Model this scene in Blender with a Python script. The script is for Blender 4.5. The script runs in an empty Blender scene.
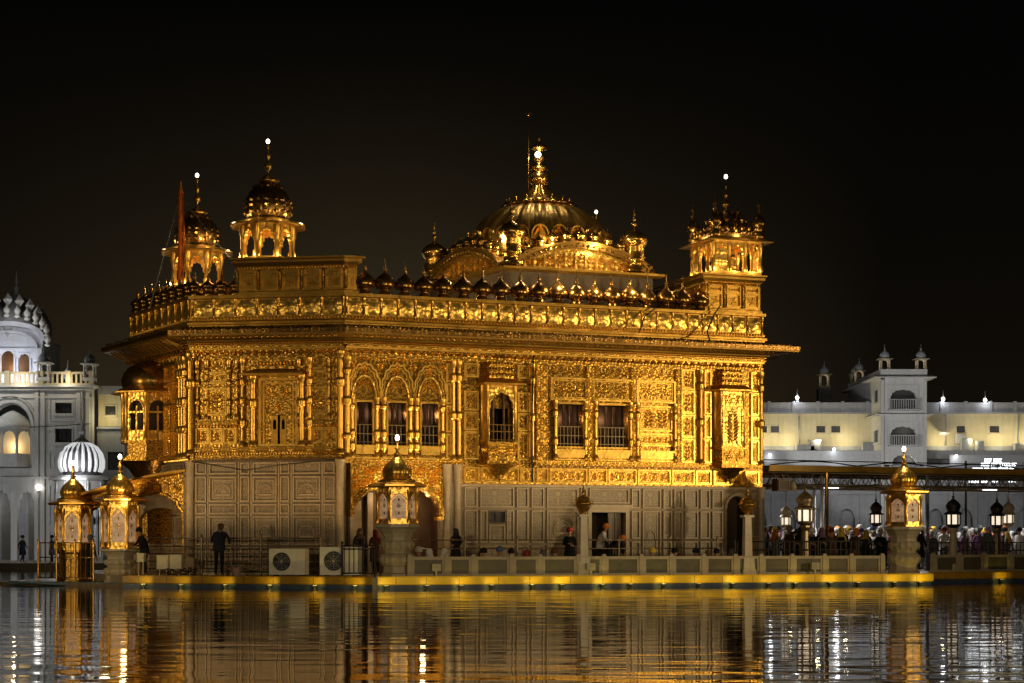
import bpy, bmesh, math, random
from math import pi, sin, cos, radians, hypot, atan2
from mathutils import Matrix, Vector
random.seed(7)
SC = bpy.context.scene
COL = SC.collection

# ------------------------------------------------------------------ helpers
class MB:
    """collects verts / faces for ONE mesh object"""
    def __init__(s): s.v = []; s.f = []; s.m = []; s.sm = []; s.mi = 0; s.om = None
    def add(s, vs, fs, smooth=False):
        b = len(s.v); s.v += [tuple(p) for p in vs]
        for f in fs:
            s.f.append(tuple(i + b for i in f)); s.m.append(s.mi); s.sm.append(smooth)
    def box(s, x0, x1, y0, y1, z0, z1):
        s.add([(x0,y0,z0),(x1,y0,z0),(x1,y1,z0),(x0,y1,z0),(x0,y0,z1),(x1,y0,z1),(x1,y1,z1),(x0,y1,z1)],
              [(0,3,2,1),(4,5,6,7),(0,1,5,4),(1,2,6,5),(2,3,7,6),(3,0,4,7)])
    def prism(s, poly, z0, z1):
        n = len(poly)
        s.add([(x,y,z0) for x,y in poly] + [(x,y,z1) for x,y in poly],
              [tuple(range(n-1,-1,-1)), tuple(range(n,2*n))] + [(i,(i+1)%n,n+(i+1)%n,n+i) for i in range(n)])
    def lathe(s, prof, c=(0,0,0), seg=16, ribs=0, amp=0.0, rot=0.0, smooth=True, r0=None):
        vs = []; fs = []; n = len(prof)
        for r, z in prof:
            for k in range(seg):
                a = rot + 2*pi*k/seg
                rr = r * (1 + (amp*(abs(cos(ribs*(a-rot)/2)) - 0.6) if ribs and r > 0.02 else 0))
                vs.append((c[0]+rr*cos(a), c[1]+rr*sin(a), c[2]+z))
        for i in range(n-1):
            for k in range(seg):
                fs.append((i*seg+k, i*seg+(k+1)%seg, (i+1)*seg+(k+1)%seg, (i+1)*seg+k))
        s.add(vs, fs, smooth)
        if prof[0][0] > 1e-4: s.add(vs[:seg], [tuple(range(seg-1,-1,-1))])
        if prof[-1][0] > 1e-4: s.add(vs[-seg:], [tuple(range(seg))])
    def tube(s, path, r, seg=6):
        vs = []; fs = []
        P = [Vector(p) for p in path]
        for i, p in enumerate(P):
            t = (P[min(i+1,len(P)-1)] - P[max(i-1,0)]).normalized()
            u = t.cross(Vector((0,0,1)) if abs(t.z) < .9 else Vector((1,0,0))).normalized(); w = t.cross(u)
            rr = r[i] if isinstance(r, (list,tuple)) else r
            for k in range(seg):
                a = 2*pi*k/seg
                vs.append(p + (u*cos(a) + w*sin(a))*rr)
        for i in range(len(P)-1):
            for k in range(seg):
                fs.append((i*seg+k, (i+1)*seg+k, (i+1)*seg+(k+1)%seg, i*seg+(k+1)%seg))
        fs.append(tuple(range(seg))); fs.append(tuple((len(P)-1)*seg+k for k in range(seg-1,-1,-1)))
        s.add(vs, fs, True)
    def sphere(s, c, r, seg=10, rings=6, sq=1.0):
        s.lathe([(r*sin(pi*i/rings)+1e-5, -r*sq*cos(pi*i/rings)) for i in range(rings+1)], c, seg)
    def sweep(s, poly, prof, closed=True):
        """closed profile [(offset outwards, z)] mitred around a counter-clockwise polygon / polyline"""
        n = len(poly); m = len(prof); vs = []; fs = []
        for i in range(n):
            for off, z in prof:
                p = offpt(poly, i, off, closed); vs.append((p[0], p[1], z))
        for i in range(n if closed else n-1):
            j = (i+1) % n
            for k in range(m):
                l = (k+1) % m
                fs.append((i*m+k, j*m+k, j*m+l, i*m+l))
        if not closed:
            fs.append(tuple(range(m))); fs.append(tuple((n-1)*m+k for k in range(m-1,-1,-1)))
        s.add(vs, fs)
    # --- face-local pieces: x along the wall, y into the wall (outwards is -y), z up
    def arch(s, x0, x1, z0, z1, a, b, pts, y0, y1):
        """panel x0..x1, z0..z1 with an opening a..b whose head follows pts (x,z from a to b)"""
        if a > x0: s.box(x0, a, y0, y1, z0, z1)
        if x1 > b: s.box(b, x1, y0, y1, z0, z1)
        n = len(pts); vs = []; fs = []
        for x, z in pts:
            vs += [(x,y0,z),(x,y0,z1),(x,y1,z),(x,y1,z1)]
        for i in range(n-1):
            p = 4*i; q = 4*i+4
            fs += [(p,q,q+1,p+1),(p+2,p+3,q+3,q+2),(p,p+2,q+2,q),(p+1,q+1,q+3,p+3)]
        s.add(vs, fs)
    def band(s, pts, w, y0, y1, d=0.0):
        """raised strip of width w following pts (x,z) on its outer side"""
        n = len(pts); vs = []; fs = []
        for i, (x, z) in enumerate(pts):
            xa, za = pts[max(i-1,0)]; xb, zb = pts[min(i+1,n-1)]
            l = hypot(xb-xa, zb-za) or 1; nx, nz = -(zb-za)/l, (xb-xa)/l
            vs += [(x+nx*d,y0,z+nz*d),(x+nx*(w+d),y0,z+nz*(w+d)),(x+nx*d,y1,z+nz*d),(x+nx*(w+d),y1,z+nz*(w+d))]
        for i in range(n-1):
            p = 4*i; q = p+4
            fs += [(p,q,q+1,p+1),(p,p+2,q+2,q),(p+1,q+1,q+3,p+3)]
        fs += [(0,1,3,2),(4*n-4,4*n-2,4*n-1,4*n-3)]
        s.add(vs, fs)
    def leaf(s, x, z, ang, L, W, h, y):
        c, d = cos(ang), sin(ang); mi = s.mi; s.mi = mi if s.om is None else s.om
        def P(u, v, yy): return (x+u*c-v*d, yy, z+u*d+v*c)
        s.add([P(0,0,y),P(L*.5,W*.5,y),P(L,0,y),P(L*.5,-W*.5,y),P(L*.55,0,y-h)], [(1,0,4),(2,1,4),(3,2,4),(0,3,4)]); s.mi = mi
    def rosette(s, x, z, r, h, y, n=8):
        for k in range(n): s.leaf(x+.25*r*cos(2*pi*k/n), z+.25*r*sin(2*pi*k/n), 2*pi*k/n, r*.8, r*.5, h*.7, y)
        s.leaf(x-r*.35, z, 0, r*.7, r*.7, h*1.3, y)
    def plant(s, x, z0, z1, w, y, h=.03):
        H_ = z1-z0
        s.box(x-.012, x+.012, y-.02, y, z0, z0+H_*.75)
        n = max(3, int(H_/.17))
        for k in range(n):
            z = z0 + H_*(.08+.74*k/n); l = w*.5*(1-.45*abs(k/n-.35))
            for sg in (1,-1):
                a = radians(38) if sg > 0 else pi-radians(38)
                s.leaf(x, z, a, l, l*.42, h, y); s.leaf(x+sg*l*.55, z+l*.2, a+sg*.9, l*.5, l*.3, h, y)
        s.rosette(x, z1-w*.22, w*.2, h, y, 6)
        s.leaf(x-w*.2, z0, pi*.55, w*.25, w*.14, h, y); s.leaf(x+w*.2, z0, pi*.45, w*.25, w*.14, h, y)
    def scroll(s, x0, x1, z0, z1, y, h=.03):
        hh = z1-z0; n = max(1, round((x1-x0)/(hh*1.1))); st = (x1-x0)/n
        for k in range(n):
            cx = x0+st*(k+.5); cz = (z0+z1)/2; r = min(st, hh)*.42
            s.rosette(cx, cz, r*.75, h, y, 6)
            for q in (45,135,225,315): s.leaf(cx+r*.62*cos(radians(q)), cz+r*.62*sin(radians(q)), radians(q+50), r*.7, r*.3, h, y)
    def frame(s, x0, x1, z0, z1, w, y0, y1):
        mi = s.mi; s.mi = mi if s.om is None else s.om
        s.box(x0, x1, y0, y1, z0, z0+w); s.box(x0, x1, y0, y1, z1-w, z1)
        s.box(x0, x0+w, y0, y1, z0+w, z1-w); s.box(x1-w, x1, y0, y1, z0+w, z1-w); s.mi = mi
    def beads(s, x0, x1, z, r, y, step):
        mi = s.mi; s.mi = mi if s.om is None else s.om; n = max(1, int((x1-x0)/step))
        for k in range(n):
            cx = x0+(x1-x0)*(k+.5)/n; q = .38*(x1-x0)/n
            s.add([(cx-q,y,z-r),(cx+q,y,z-r),(cx+q,y,z+r),(cx-q,y,z+r),(cx,y-r*1.2,z)], [(0,1,4),(1,2,4),(2,3,4),(3,0,4)])
        s.mi = mi
    def vbeads(s, x, z0, z1, r, y, step):
        mi = s.mi; s.mi = mi if s.om is None else s.om; n = max(1, int((z1-z0)/step))
        for k in range(n):
            cz = z0+(z1-z0)*(k+.5)/n; q = .4*(z1-z0)/n
            s.add([(x-r,y,cz-q),(x+r,y,cz-q),(x+r,y,cz+q),(x-r,y,cz+q),(x,y-r*1.1,cz)], [(0,1,4),(1,2,4),(2,3,4),(3,0,4)])
        s.mi = mi
    def wall(s, x0, x1, z0, z1, holes, y0, y1):
        """wall slab with rectangular holes"""
        xs = sorted({x0,x1} | {h[0] for h in holes} | {h[1] for h in holes}); zs = sorted({z0,z1} | {h[2] for h in holes} | {h[3] for h in holes})
        for i in range(len(xs)-1):
            j = 0
            while j < len(zs)-1:
                cx = (xs[i]+xs[i+1])/2
                ins = lambda q: any(h[0] < cx < h[1] and h[2] < (zs[q]+zs[q+1])/2 < h[3] for h in holes)
                if ins(j): j += 1; continue
                k = j
                while k+1 < len(zs)-1 and not ins(k+1): k += 1
                s.box(xs[i], xs[i+1], y0, y1, zs[j], zs[k+1]); j = k+1
    def mesh(s, name, mats):
        me = bpy.data.meshes.new(name); me.from_pydata(s.v, [], s.f)
        for m in (mats if isinstance(mats, (list,tuple)) else [mats]): me.materials.append(m)
        me.polygons.foreach_set('material_index', s.m); me.polygons.foreach_set('use_smooth', s.sm)
        bm = bmesh.new(); bm.from_mesh(me); bmesh.ops.recalc_face_normals(bm, faces=bm.faces); bm.to_mesh(me); bm.free()
        me.update(); return me

def offpt(poly, i, off, closed=True):
    n = len(poly); p = poly[i]
    def nrm(a, b):
        dx, dy = b[0]-a[0], b[1]-a[1]; l = hypot(dx, dy); return (dy/l, -dx/l)
    a = nrm(poly[i-1], p) if (closed or i > 0) else None
    b = nrm(p, poly[(i+1) % n]) if (closed or i < n-1) else None
    a = a or b; b = b or a
    k = 1 + a[0]*b[0] + a[1]*b[1]
    return (p[0]+off*(a[0]+b[0])/k, p[1]+off*(a[1]+b[1])/k)

WM = {}      # world matrix of every object built here
def place(o, M, parent=None):
    WM[o.name] = M
    if parent is not None:
        o.parent = parent; o.matrix_local = WM[parent.name].inverted() @ M
    else: o.matrix_local = M
    return o
def obj(name, mb, mats, parent=None, M=None, local=False):
    me = mb if isinstance(mb, bpy.types.Mesh) else mb.mesh(name, mats)
    o = bpy.data.objects.new(name, me); COL.objects.link(o)
    M = M or Matrix()
    if local and parent is not None: M = WM[parent.name] @ M
    return place(o, M, parent)
def thing(name, label, cat, loc=(0,0,0), rz=0, group=None):
    o = bpy.data.objects.new(name, None); COL.objects.link(o); o.empty_display_size = .3
    tag(o, label, cat, group); return place(o, Matrix.Translation(loc) @ Matrix.Rotation(rz,4,'Z'))
def hub(name, parent, M, local=False):
    return obj(name, MB(), [], parent, M, local)
def tag(o, label, cat, group=None, kind=None):
    if label: o['label'] = label
    if cat: o['category'] = cat
    if group: o['group'] = group
    if kind: o['kind'] = kind
    return o
def struct(name, mb, mats, M=None):
    o = obj(name, mb, mats, None, M); o['kind'] = 'structure'; return o
def dup(o, parent=None, M=None):
    c = o.copy(); COL.objects.link(c)
    if parent is None: place(c, M)
    elif M is not None: place(c, M, parent)
    else:
        c.parent = parent; c.matrix_local = o.matrix_local; WM[c.name] = WM[parent.name] @ o.matrix_local
    for ch in list(o.children): dup(ch, c)
    return c
def T(x, y, z, rz=0): return Matrix.Translation((x,y,z)) @ Matrix.Rotation(rz,4,'Z')
def rot2(v, a): return (v[0]*cos(a)-v[1]*sin(a), v[0]*sin(a)+v[1]*cos(a))
def semi(a, b, zs, rise, n=16, p=1.0):
    """arch head from (a,zs) over to (b,zs)"""
    c, w = (a+b)/2, (b-a)/2
    return [(c-w*cos(pi*i/n), zs+rise*sin(pi*i/n)**p) for i in range(n+1)]
def cusped(a, b, zs, rise, lobes=7, amp=.07, n=42):
    c, w = (a+b)/2, (b-a)/2; out = []
    for i in range(n+1):
        t = i/n; k = 1 - amp*abs(cos(lobes*pi*t))**2.5
        x = c - w*cos(pi*t)*(k if 0 < i < n else 1); z = zs + rise*(sin(pi*t)**.85)*k
        out.append((x, z))
    return out
ONION = [(.80,0),(.86,.05),(.97,.16),(1.0,.30),(.96,.46),(.84,.64),(.64,.82),(.42,.97),(.24,1.10),(.12,1.22),(.07,1.32)]
KALASH = [(.07,0),(.16,.06),(.05,.14),(.05,.22),(.20,.34),(.22,.42),(.10,.54),(.05,.60),(.13,.72),(.14,.78),(.05,.90),(.035,1.0),(.09,1.08),(.03,1.18),(.012,1.5)]
def sc(prof, r, h): return [(a*r, b*h) for a, b in prof]

# ------------------------------------------------------------------ materials
def newmat(name):
    m = bpy.data.materials.new(name); m.use_nodes = True
    nt = m.node_tree; nt.nodes.clear()
    out = nt.nodes.new('ShaderNodeOutputMaterial'); b = nt.nodes.new('ShaderNodeBsdfPrincipled')
    nt.links.new(b.outputs[0], out.inputs[0]); return m, nt, b
def N(nt, t, **kw):
    n = nt.nodes.new(t)
    for k, v in kw.items():
        if k.startswith('i_'): n.inputs[k[2:].replace('_',' ')].default_value = v
        else: setattr(n, k, v)
    return n
def noise(nt, vec, scale, detail=4, rough=.55):
    n = N(nt, 'ShaderNodeTexNoise', i_Scale=scale, i_Detail=detail, i_Roughness=rough)
    if vec is not None: nt.links.new(vec, n.inputs['Vector'])
    return n.outputs['Fac']
def mixc(nt, fac, a, b, mode='MIX'):
    m = N(nt, 'ShaderNodeMix', data_type='RGBA', blend_type=mode)
    for s, v in ((0,fac),(6,a),(7,b)):
        if isinstance(v, (int,float)): m.inputs[s].default_value = v
        elif isinstance(v, tuple): m.inputs[s].default_value = (*v,1) if len(v) == 3 else v
        else: nt.links.new(v, m.inputs[s])
    return m.outputs[2]
def mth(nt, op, a, b=None, clamp=False):
    n = N(nt, 'ShaderNodeMath', operation=op, use_clamp=clamp)
    for i, v in enumerate((a,b)):
        if v is None: continue
        if isinstance(v, (int,float)): n.inputs[i].default_value = v
        else: nt.links.new(v, n.inputs[i])
    return n.outputs[0]
def ramp(nt, fac, lo, hi):
    n = N(nt, 'ShaderNodeMapRange'); n.clamp = True
    nt.links.new(fac, n.inputs[0]); n.inputs[1].default_value = lo; n.inputs[2].default_value = hi
    return n.outputs[0]

def gold(name, col=(.80,.46,.085), dark=(.22,.10,.012), rough=.36, metal=.75, orn=1.0, tile=.34, fine=9.0, bump=.03):
    m, nt, b = newmat(name)
    co = N(nt, 'ShaderNodeTexCoord').outputs['Object']
    sx = N(nt, 'ShaderNodeSeparateXYZ'); nt.links.new(co, sx.inputs[0])
    cx = N(nt, 'ShaderNodeCombineXYZ')
    nt.links.new(mth(nt,'PINGPONG',sx.outputs[0],tile), cx.inputs[0]); nt.links.new(sx.outputs[1], cx.inputs[1])
    nt.links.new(mth(nt,'PINGPONG',sx.outputs[2],tile*1.45), cx.inputs[2])
    v = cx.outputs[0]
    vo = N(nt, 'ShaderNodeTexVoronoi', feature='SMOOTH_F1', i_Scale=fine); vo.inputs['Smoothness'].default_value = .35
    ds = N(nt, 'ShaderNodeVectorMath', operation='ADD'); nt.links.new(v, ds.inputs[0])
    nz = N(nt, 'ShaderNodeTexNoise', i_Scale=5.0, i_Detail=2.0); nt.links.new(v, nz.inputs['Vector'])
    sc_ = N(nt, 'ShaderNodeVectorMath', operation='SCALE'); nt.links.new(nz.outputs['Color'], sc_.inputs[0]); sc_.inputs['Scale'].default_value = .12
    nt.links.new(sc_.outputs[0], ds.inputs[1]); nt.links.new(ds.outputs[0], vo.inputs['Vector'])
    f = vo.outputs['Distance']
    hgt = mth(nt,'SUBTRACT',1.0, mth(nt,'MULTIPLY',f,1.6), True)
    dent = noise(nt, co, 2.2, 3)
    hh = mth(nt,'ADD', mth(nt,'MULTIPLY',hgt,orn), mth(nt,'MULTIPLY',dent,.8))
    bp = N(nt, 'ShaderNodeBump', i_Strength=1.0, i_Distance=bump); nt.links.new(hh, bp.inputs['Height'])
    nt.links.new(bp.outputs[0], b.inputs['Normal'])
    crev = mth(nt,'ADD', ramp(nt,hgt,.05,.65), 1.0-orn, True)  # crevices of the relief darkened in the colour, imitating occlusion
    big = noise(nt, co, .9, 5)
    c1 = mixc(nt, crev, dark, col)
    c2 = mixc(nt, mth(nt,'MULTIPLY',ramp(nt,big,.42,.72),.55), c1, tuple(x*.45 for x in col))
    nt.links.new(c2, b.inputs['Base Color'])
    b.inputs['Metallic'].default_value = metal
    nt.links.new(mth(nt,'ADD', rough-.09, mth(nt,'MULTIPLY',noise(nt,co,3.1,4),.2)), b.inputs['Roughness'])
    return m
def stone(name, col, var=.25, rough=.55, bump=.004, sc_=6.0, stain=(.3,.24,.16), spec=.4):
    m, nt, b = newmat(name)
    co = N(nt, 'ShaderNodeTexCoord').outputs['Object']
    a = noise(nt, co, sc_, 6, .65); g = noise(nt, co, .7, 5, .6)
    c = mixc(nt, ramp(nt,a,.3,.75), tuple(x*(1-var) for x in col), col)
    st = N(nt, 'ShaderNodeMapping'); st.inputs['Scale'].default_value = (3,3,.25); nt.links.new(co, st.inputs[0])
    g2 = noise(nt, st.outputs[0], 1.3, 4)
    c = mixc(nt, mth(nt,'MULTIPLY', ramp(nt,g,.42,.72), .5), c, tuple(x*y for x,y in zip(col,(s*2 for s in stain))))
    c = mixc(nt, mth(nt,'MULTIPLY', ramp(nt,g2,.5,.75), .45), c, tuple(x*.5 for x in col))
    nt.links.new(c, b.inputs['Base Color'])
    nt.links.new(mth(nt,'ADD', rough-.1, mth(nt,'MULTIPLY',a,.2)), b.inputs['Roughness'])
    b.inputs['Specular IOR Level'].default_value = spec
    bp = N(nt, 'ShaderNodeBump', i_Strength=.6, i_Distance=bump); nt.links.new(a, bp.inputs['Height']); nt.links.new(bp.outputs[0], b.inputs['Normal'])
    return m
def inlay(name, col=(.15,.105,.062), line=(.38,.285,.18)):
    """marble with fine dark floral inlay, mirrored like pietra dura"""
    m, nt, b = newmat(name)
    co = N(nt, 'ShaderNodeTexCoord').outputs['Object']
    sx = N(nt, 'ShaderNodeSeparateXYZ'); nt.links.new(co, sx.inputs[0])
    cx = N(nt, 'ShaderNodeCombineXYZ')
    nt.links.new(mth(nt,'PINGPONG',sx.outputs[0],.31), cx.inputs[0]); nt.links.new(mth(nt,'PINGPONG',sx.outputs[2],.47), cx.inputs[2])
    nz = N(nt, 'ShaderNodeTexNoise', i_Scale=4.6, i_Detail=1.5); nt.links.new(cx.outputs[0], nz.inputs['Vector'])
    k = mth(nt,'ABSOLUTE', mth(nt,'SUBTRACT', mth(nt,'FRACT', mth(nt,'MULTIPLY',nz.outputs['Fac'],7.0)), .5))
    ln = ramp(nt, k, .16, .05)
    base = mixc(nt, noise(nt,co,3.0,6,.65), tuple(x*.72 for x in col), col)
    base = mixc(nt, mth(nt,'MULTIPLY',ramp(nt,noise(nt,co,.6,4),.45,.7),.45), base, (.24,.19,.13))
    nt.links.new(mixc(nt, mth(nt,'MULTIPLY',ln,.6), base, line), b.inputs['Base Color'])
    b.inputs['Roughness'].default_value = .45
    return m
def plain(name, col, rough=.5, metal=0, var=.2, sc_=8.0, spec=.5):
    m, nt, b = newmat(name)
    co = N(nt, 'ShaderNodeTexCoord').outputs['Object']
    a = noise(nt, co, sc_, 4)
    nt.links.new(mixc(nt, ramp(nt,a,.3,.7), tuple(x*(1-var) for x in col), col), b.inputs['Base Color'])
    nt.links.new(mth(nt,'ADD', max(rough-.08,0.02), mth(nt,'MULTIPLY',a,.16)), b.inputs['Roughness'])
    b.inputs['Metallic'].default_value = metal; b.inputs['Specular IOR Level'].default_value = spec
    return m
def glow(name, col, strength, base=(.8,.8,.8), pattern=0.0, scale=5.0):
    m, nt, b = newmat(name)
    b.inputs['Base Color'].default_value = (*base,1); b.inputs['Roughness'].default_value = .4
    b.inputs['Emission Strength'].default_value = strength
    if pattern:
        co = N(nt, 'ShaderNodeTexCoord').outputs['Object']
        nt.links.new(mixc(nt, mth(nt,'MULTIPLY',ramp(nt,noise(nt,co,scale,5,.65),.4,.62),pattern), col, tuple(c*.12 for c in col)), b.inputs['Emission Color'])
    else: b.inputs['Emission Color'].default_value = (*col,1)
    return m

GOLD   = gold('gilded_relief', col=(.70,.395,.068), dark=(.19,.095,.013), rough=.32, metal=.88, orn=.9, fine=12, bump=.008)  # ground darker than GOLDL, painting shade behind frames and leaves
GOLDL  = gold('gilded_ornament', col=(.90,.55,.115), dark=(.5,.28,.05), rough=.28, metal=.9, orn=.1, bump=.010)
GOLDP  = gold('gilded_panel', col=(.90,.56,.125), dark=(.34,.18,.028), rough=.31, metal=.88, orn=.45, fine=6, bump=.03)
GOLDS  = gold('gilded_trim', col=(.68,.39,.075), dark=(.32,.17,.025), rough=.30, metal=.88, orn=.12, bump=.012)
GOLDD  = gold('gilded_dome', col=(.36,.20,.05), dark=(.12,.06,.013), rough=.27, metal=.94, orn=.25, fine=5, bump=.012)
GOLDK  = gold('shade_gilding', col=(.24,.13,.032), dark=(.06,.03,.008), rough=.30, metal=.9, orn=.6, fine=12, bump=.01)  # dark gold painting shade under ledges and brackets and along the eave
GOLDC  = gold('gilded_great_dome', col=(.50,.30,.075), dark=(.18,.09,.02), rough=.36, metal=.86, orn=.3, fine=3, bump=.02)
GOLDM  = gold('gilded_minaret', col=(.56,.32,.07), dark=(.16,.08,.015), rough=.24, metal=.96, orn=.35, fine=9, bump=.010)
GOLDE  = gold('gilded_eave', col=(.30,.165,.032), dark=(.14,.07,.01), rough=.4, metal=.75, orn=.1, bump=.012)  # eave gold kept dark, standing in for shade on the soffits
MARB   = stone('aged_marble', (.25,.185,.12), .5, .45)
MARBF  = stone('marble_frame', (.40,.31,.21), .4, .42)
INLAY  = inlay('inlaid_marble')
MARBW  = stone('pale_marble', (.50,.43,.31), .25, .45)
MARBP  = stone('post_marble', (.68,.60,.47), .2, .4)
MARBG  = stone('greenish_marble_slab', (.15,.135,.092), .45, .4, sc_=3.0)
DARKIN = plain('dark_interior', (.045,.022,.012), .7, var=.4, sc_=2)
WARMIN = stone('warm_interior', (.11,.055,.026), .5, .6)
WOOD   = plain('dark_wood', (.06,.03,.015), .45)
IRON   = plain('railing_steel', (.20,.15,.09), .38, .7, .3, 14)
BLACK  = plain('black_iron', (.02,.017,.014), .45, .3)
BRASS  = plain('aged_brass', (.55,.32,.085), .24, .9, .4, 6)
CABLE  = plain('cable_black', (.012,.012,.012), .55)
BULB   = glow('bulb_glow', (1,.88,.70), 7)
BULBW  = glow('lamp_glow_white', (1,.94,.84), 5)
PANE   = glow('lantern_pane', (1,.58,.30), .30, (.20,.13,.08), .6, 6)
PANEW  = glow('lantern_pane_white', (1,.84,.64), .95)
YELLOW = plain('yellow_fascia', (.80,.47,.008), .4, 0, .3, 3)
for n_ in YELLOW.node_tree.nodes:
    if n_.type == 'BSDF_PRINCIPLED': n_.inputs['Emission Color'].default_value = (1,.52,.015,1); n_.inputs['Emission Strength'].default_value = .2   # emission added to keep the painted strip evenly bright
YELLOW2= plain('dull_yellow_fascia', (.55,.30,.012), .4, 0, .35, 3)
BLUE   = plain('blue_grey_edge', (.07,.10,.18), .4, 0, .4, 5)
PAVE   = stone('marble_paving', (.42,.37,.29), .25, .35)
STEEL  = plain('painted_metal_box', (.52,.46,.33), .45, .1, .18, 5)
ACW    = plain('ac_casing', (.85,.80,.66), .4, 0, .15, 5)
CLOTHO = plain('orange_cloth', (.80,.20,.035), .8, 0, .3, 4, .1)
WHITE  = stone('white_plaster', (.62,.62,.62), .15, .7, sc_=3, stain=(.42,.42,.40), spec=.2)
WHITEG = stone('grey_plaster', (.36,.37,.40), .25, .7, sc_=2, stain=(.36,.36,.38), spec=.2)
CREAM  = stone('cream_plaster', (.62,.56,.40), .15, .7, sc_=2, stain=(.42,.38,.28), spec=.2)
DKWIN  = plain('dark_window', (.05,.05,.055), .25, 0, .3, 3)
GREYR  = plain('grey_rail', (.42,.43,.45), .5, .3)

# ------------------------------------------------------------------ frames of the three visible fronts
P0 = (-5.85,63.0); P1 = (-11.43,63.9); P2 = (-14.6,69.0); P3 = (9.6,68.9); P4 = (3.7,84.3); P5 = (-11.7,78.4)
FOOT = [P2, P1, P0, P3, P4, P5]                 # counter-clockwise
def fm(a, b): return T(a[0], a[1], 0, atan2(b[1]-a[1], b[0]-a[0]))
MF = fm(P0, P3); MA = fm(P1, P0); MBK = fm(P2, P1)
LF, LA, LB = 16.54, 5.65, 6.0
def fpt(M, x, y=0, z=0): return M @ Vector((x,y,z))
ZP = .37                                        # platform level

# ------------------------------------------------------------------ the temple
temple = thing('temple', 'gilded temple with marble base, rooftop domes and corner turrets standing in the pool', 'temple', (-2.0,70.0,ZP), 0)

# core (floors, roof, dark rooms behind the windows)
m = MB(); inner = [offpt(FOOT, i, -1.5) for i in range(6)]
m.prism(inner, ZP, 9.0)
obj('inner_room', m, WARMIN, temple)
m = MB()
m.prism([offpt(FOOT, i, -.3) for i in range(6)], 4.12, 4.3); m.prism([offpt(FOOT, i, -.02) for i in range(6)], 8.45, 9.2)
obj('floor_slab', m, WARMIN, temple)
# plain walls of the far sides
for a, b in ((P3,P4),(P4,P5),(P5,P2)):
    M = fm(a, b); L = hypot(b[0]-a[0], b[1]-a[1])
    m = MB(); m.box(.35, L-.02, 0, .3, ZP, 3.6); obj('marble_wall', m, MARB, temple, M)
    m = MB(); m.box(.35, L-.02, 0, .3, 3.6, 8.45); obj('gilded_wall', m, GOLD, temple, M)

def gpanel(m, x0, x1, z0, z1, y=0.0, kind='plant', w=.06):
    m.frame(x0, x1, z0, z1, w, y-.085, y)
    m.frame(x0+w*1.5, x1-w*1.5, z0+w*1.5, z1-w*1.5, w*.4, y-.03, y)
    a, b, c, d = x0+w*2.2, x1-w*2.2, z0+w*2.2, z1-w*2.2
    if b-a < .08 or d-c < .08: return
    if kind == 'plant':
        n = max(1, round((b-a)/((d-c)*.75)))
        for k in range(n): m.plant(a+(b-a)*(k+.5)/n, c, d, (b-a)/n, y, .045)
    elif kind == 'scroll':
        if d-c > (b-a)*1.4:
            n = max(1, round((d-c)/(b-a)))
            for k in range(n): m.scroll(a, b, c+(d-c)*k/n, c+(d-c)*(k+1)/n, y, .045)
        else: m.scroll(a, b, c, d, y, .045)
def ledge(m, x0, x1, z, h=.16, out=.16, y=0.0):
    m.box(x0, x1, y-out, y, z, z+h*.45); m.box(x0+.02, x1-.02, y-out*.6, y, z+h*.45, z+h)
    m.beads(x0+.02, x1-.02, z-h*.25, h*.22, y-.03, .14); m.box(x0, x1, y-.03, y, z-h*.5, z)
def pil_mesh(z0, z1, r, bulges, twist=True):
    p = [(r*1.5,z0),(r*1.5,z0+.12),(r*1.1,z0+.16)]
    z = z0+.2
    while z < z1-.3:
        near = any(abs(z-b) < .12 for b in bulges)
        p += [(r*(1.55 if near else .82), z), (r*(1.75 if near else 1.04), z+.04)]; z += .085
    p += [(r,z1-.28),(r*1.35,z1-.2),(r*1.7,z1-.1),(r*1.7,z1)]
    m = MB(); m.lathe(p, seg=10); return m
def column(M, x, y, z0, z1, r, bulges=(), mat=None, name='column'):
    return obj(name, pil_mesh(z0, z1, r, bulges), mat or GOLDS, temple, M @ Matrix.Translation((x,y,0)))
def flat_pilaster(M, x0, x1, z0, z1, bul=(), y=0.0, out=.10):
    m = MB(); m.om = 1; w = x1-x0
    m.box(x0, x1, y-out, y, z0, z1); m.vbeads(x0+.035, z0, z1, .03, y-out, .1); m.vbeads(x1-.035, z0, z1, .03, y-out, .1)
    zz = [z0]+list(bul)+[z1]
    for a, b in zip(zz, zz[1:]):
        m.scroll(x0+.07, x1-.07, a+.1, b-.1, y-out, .05) if b-a < w*1.6 else [m.scroll(x0+.07, x1-.07, a+.1+(b-a-.2)*k/3, a+.1+(b-a-.2)*(k+1)/3, y-out, .05) for k in range(3)]
    for b in bul:
        m.box(x0-.04, x1+.04, y-out-.09, y, b-.05, b+.02); m.box(x0-.02, x1+.02, y-out-.05, y, b-.11, b-.05)
    return obj('pilaster', m, [GOLD, GOLDL], temple, M)
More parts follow.
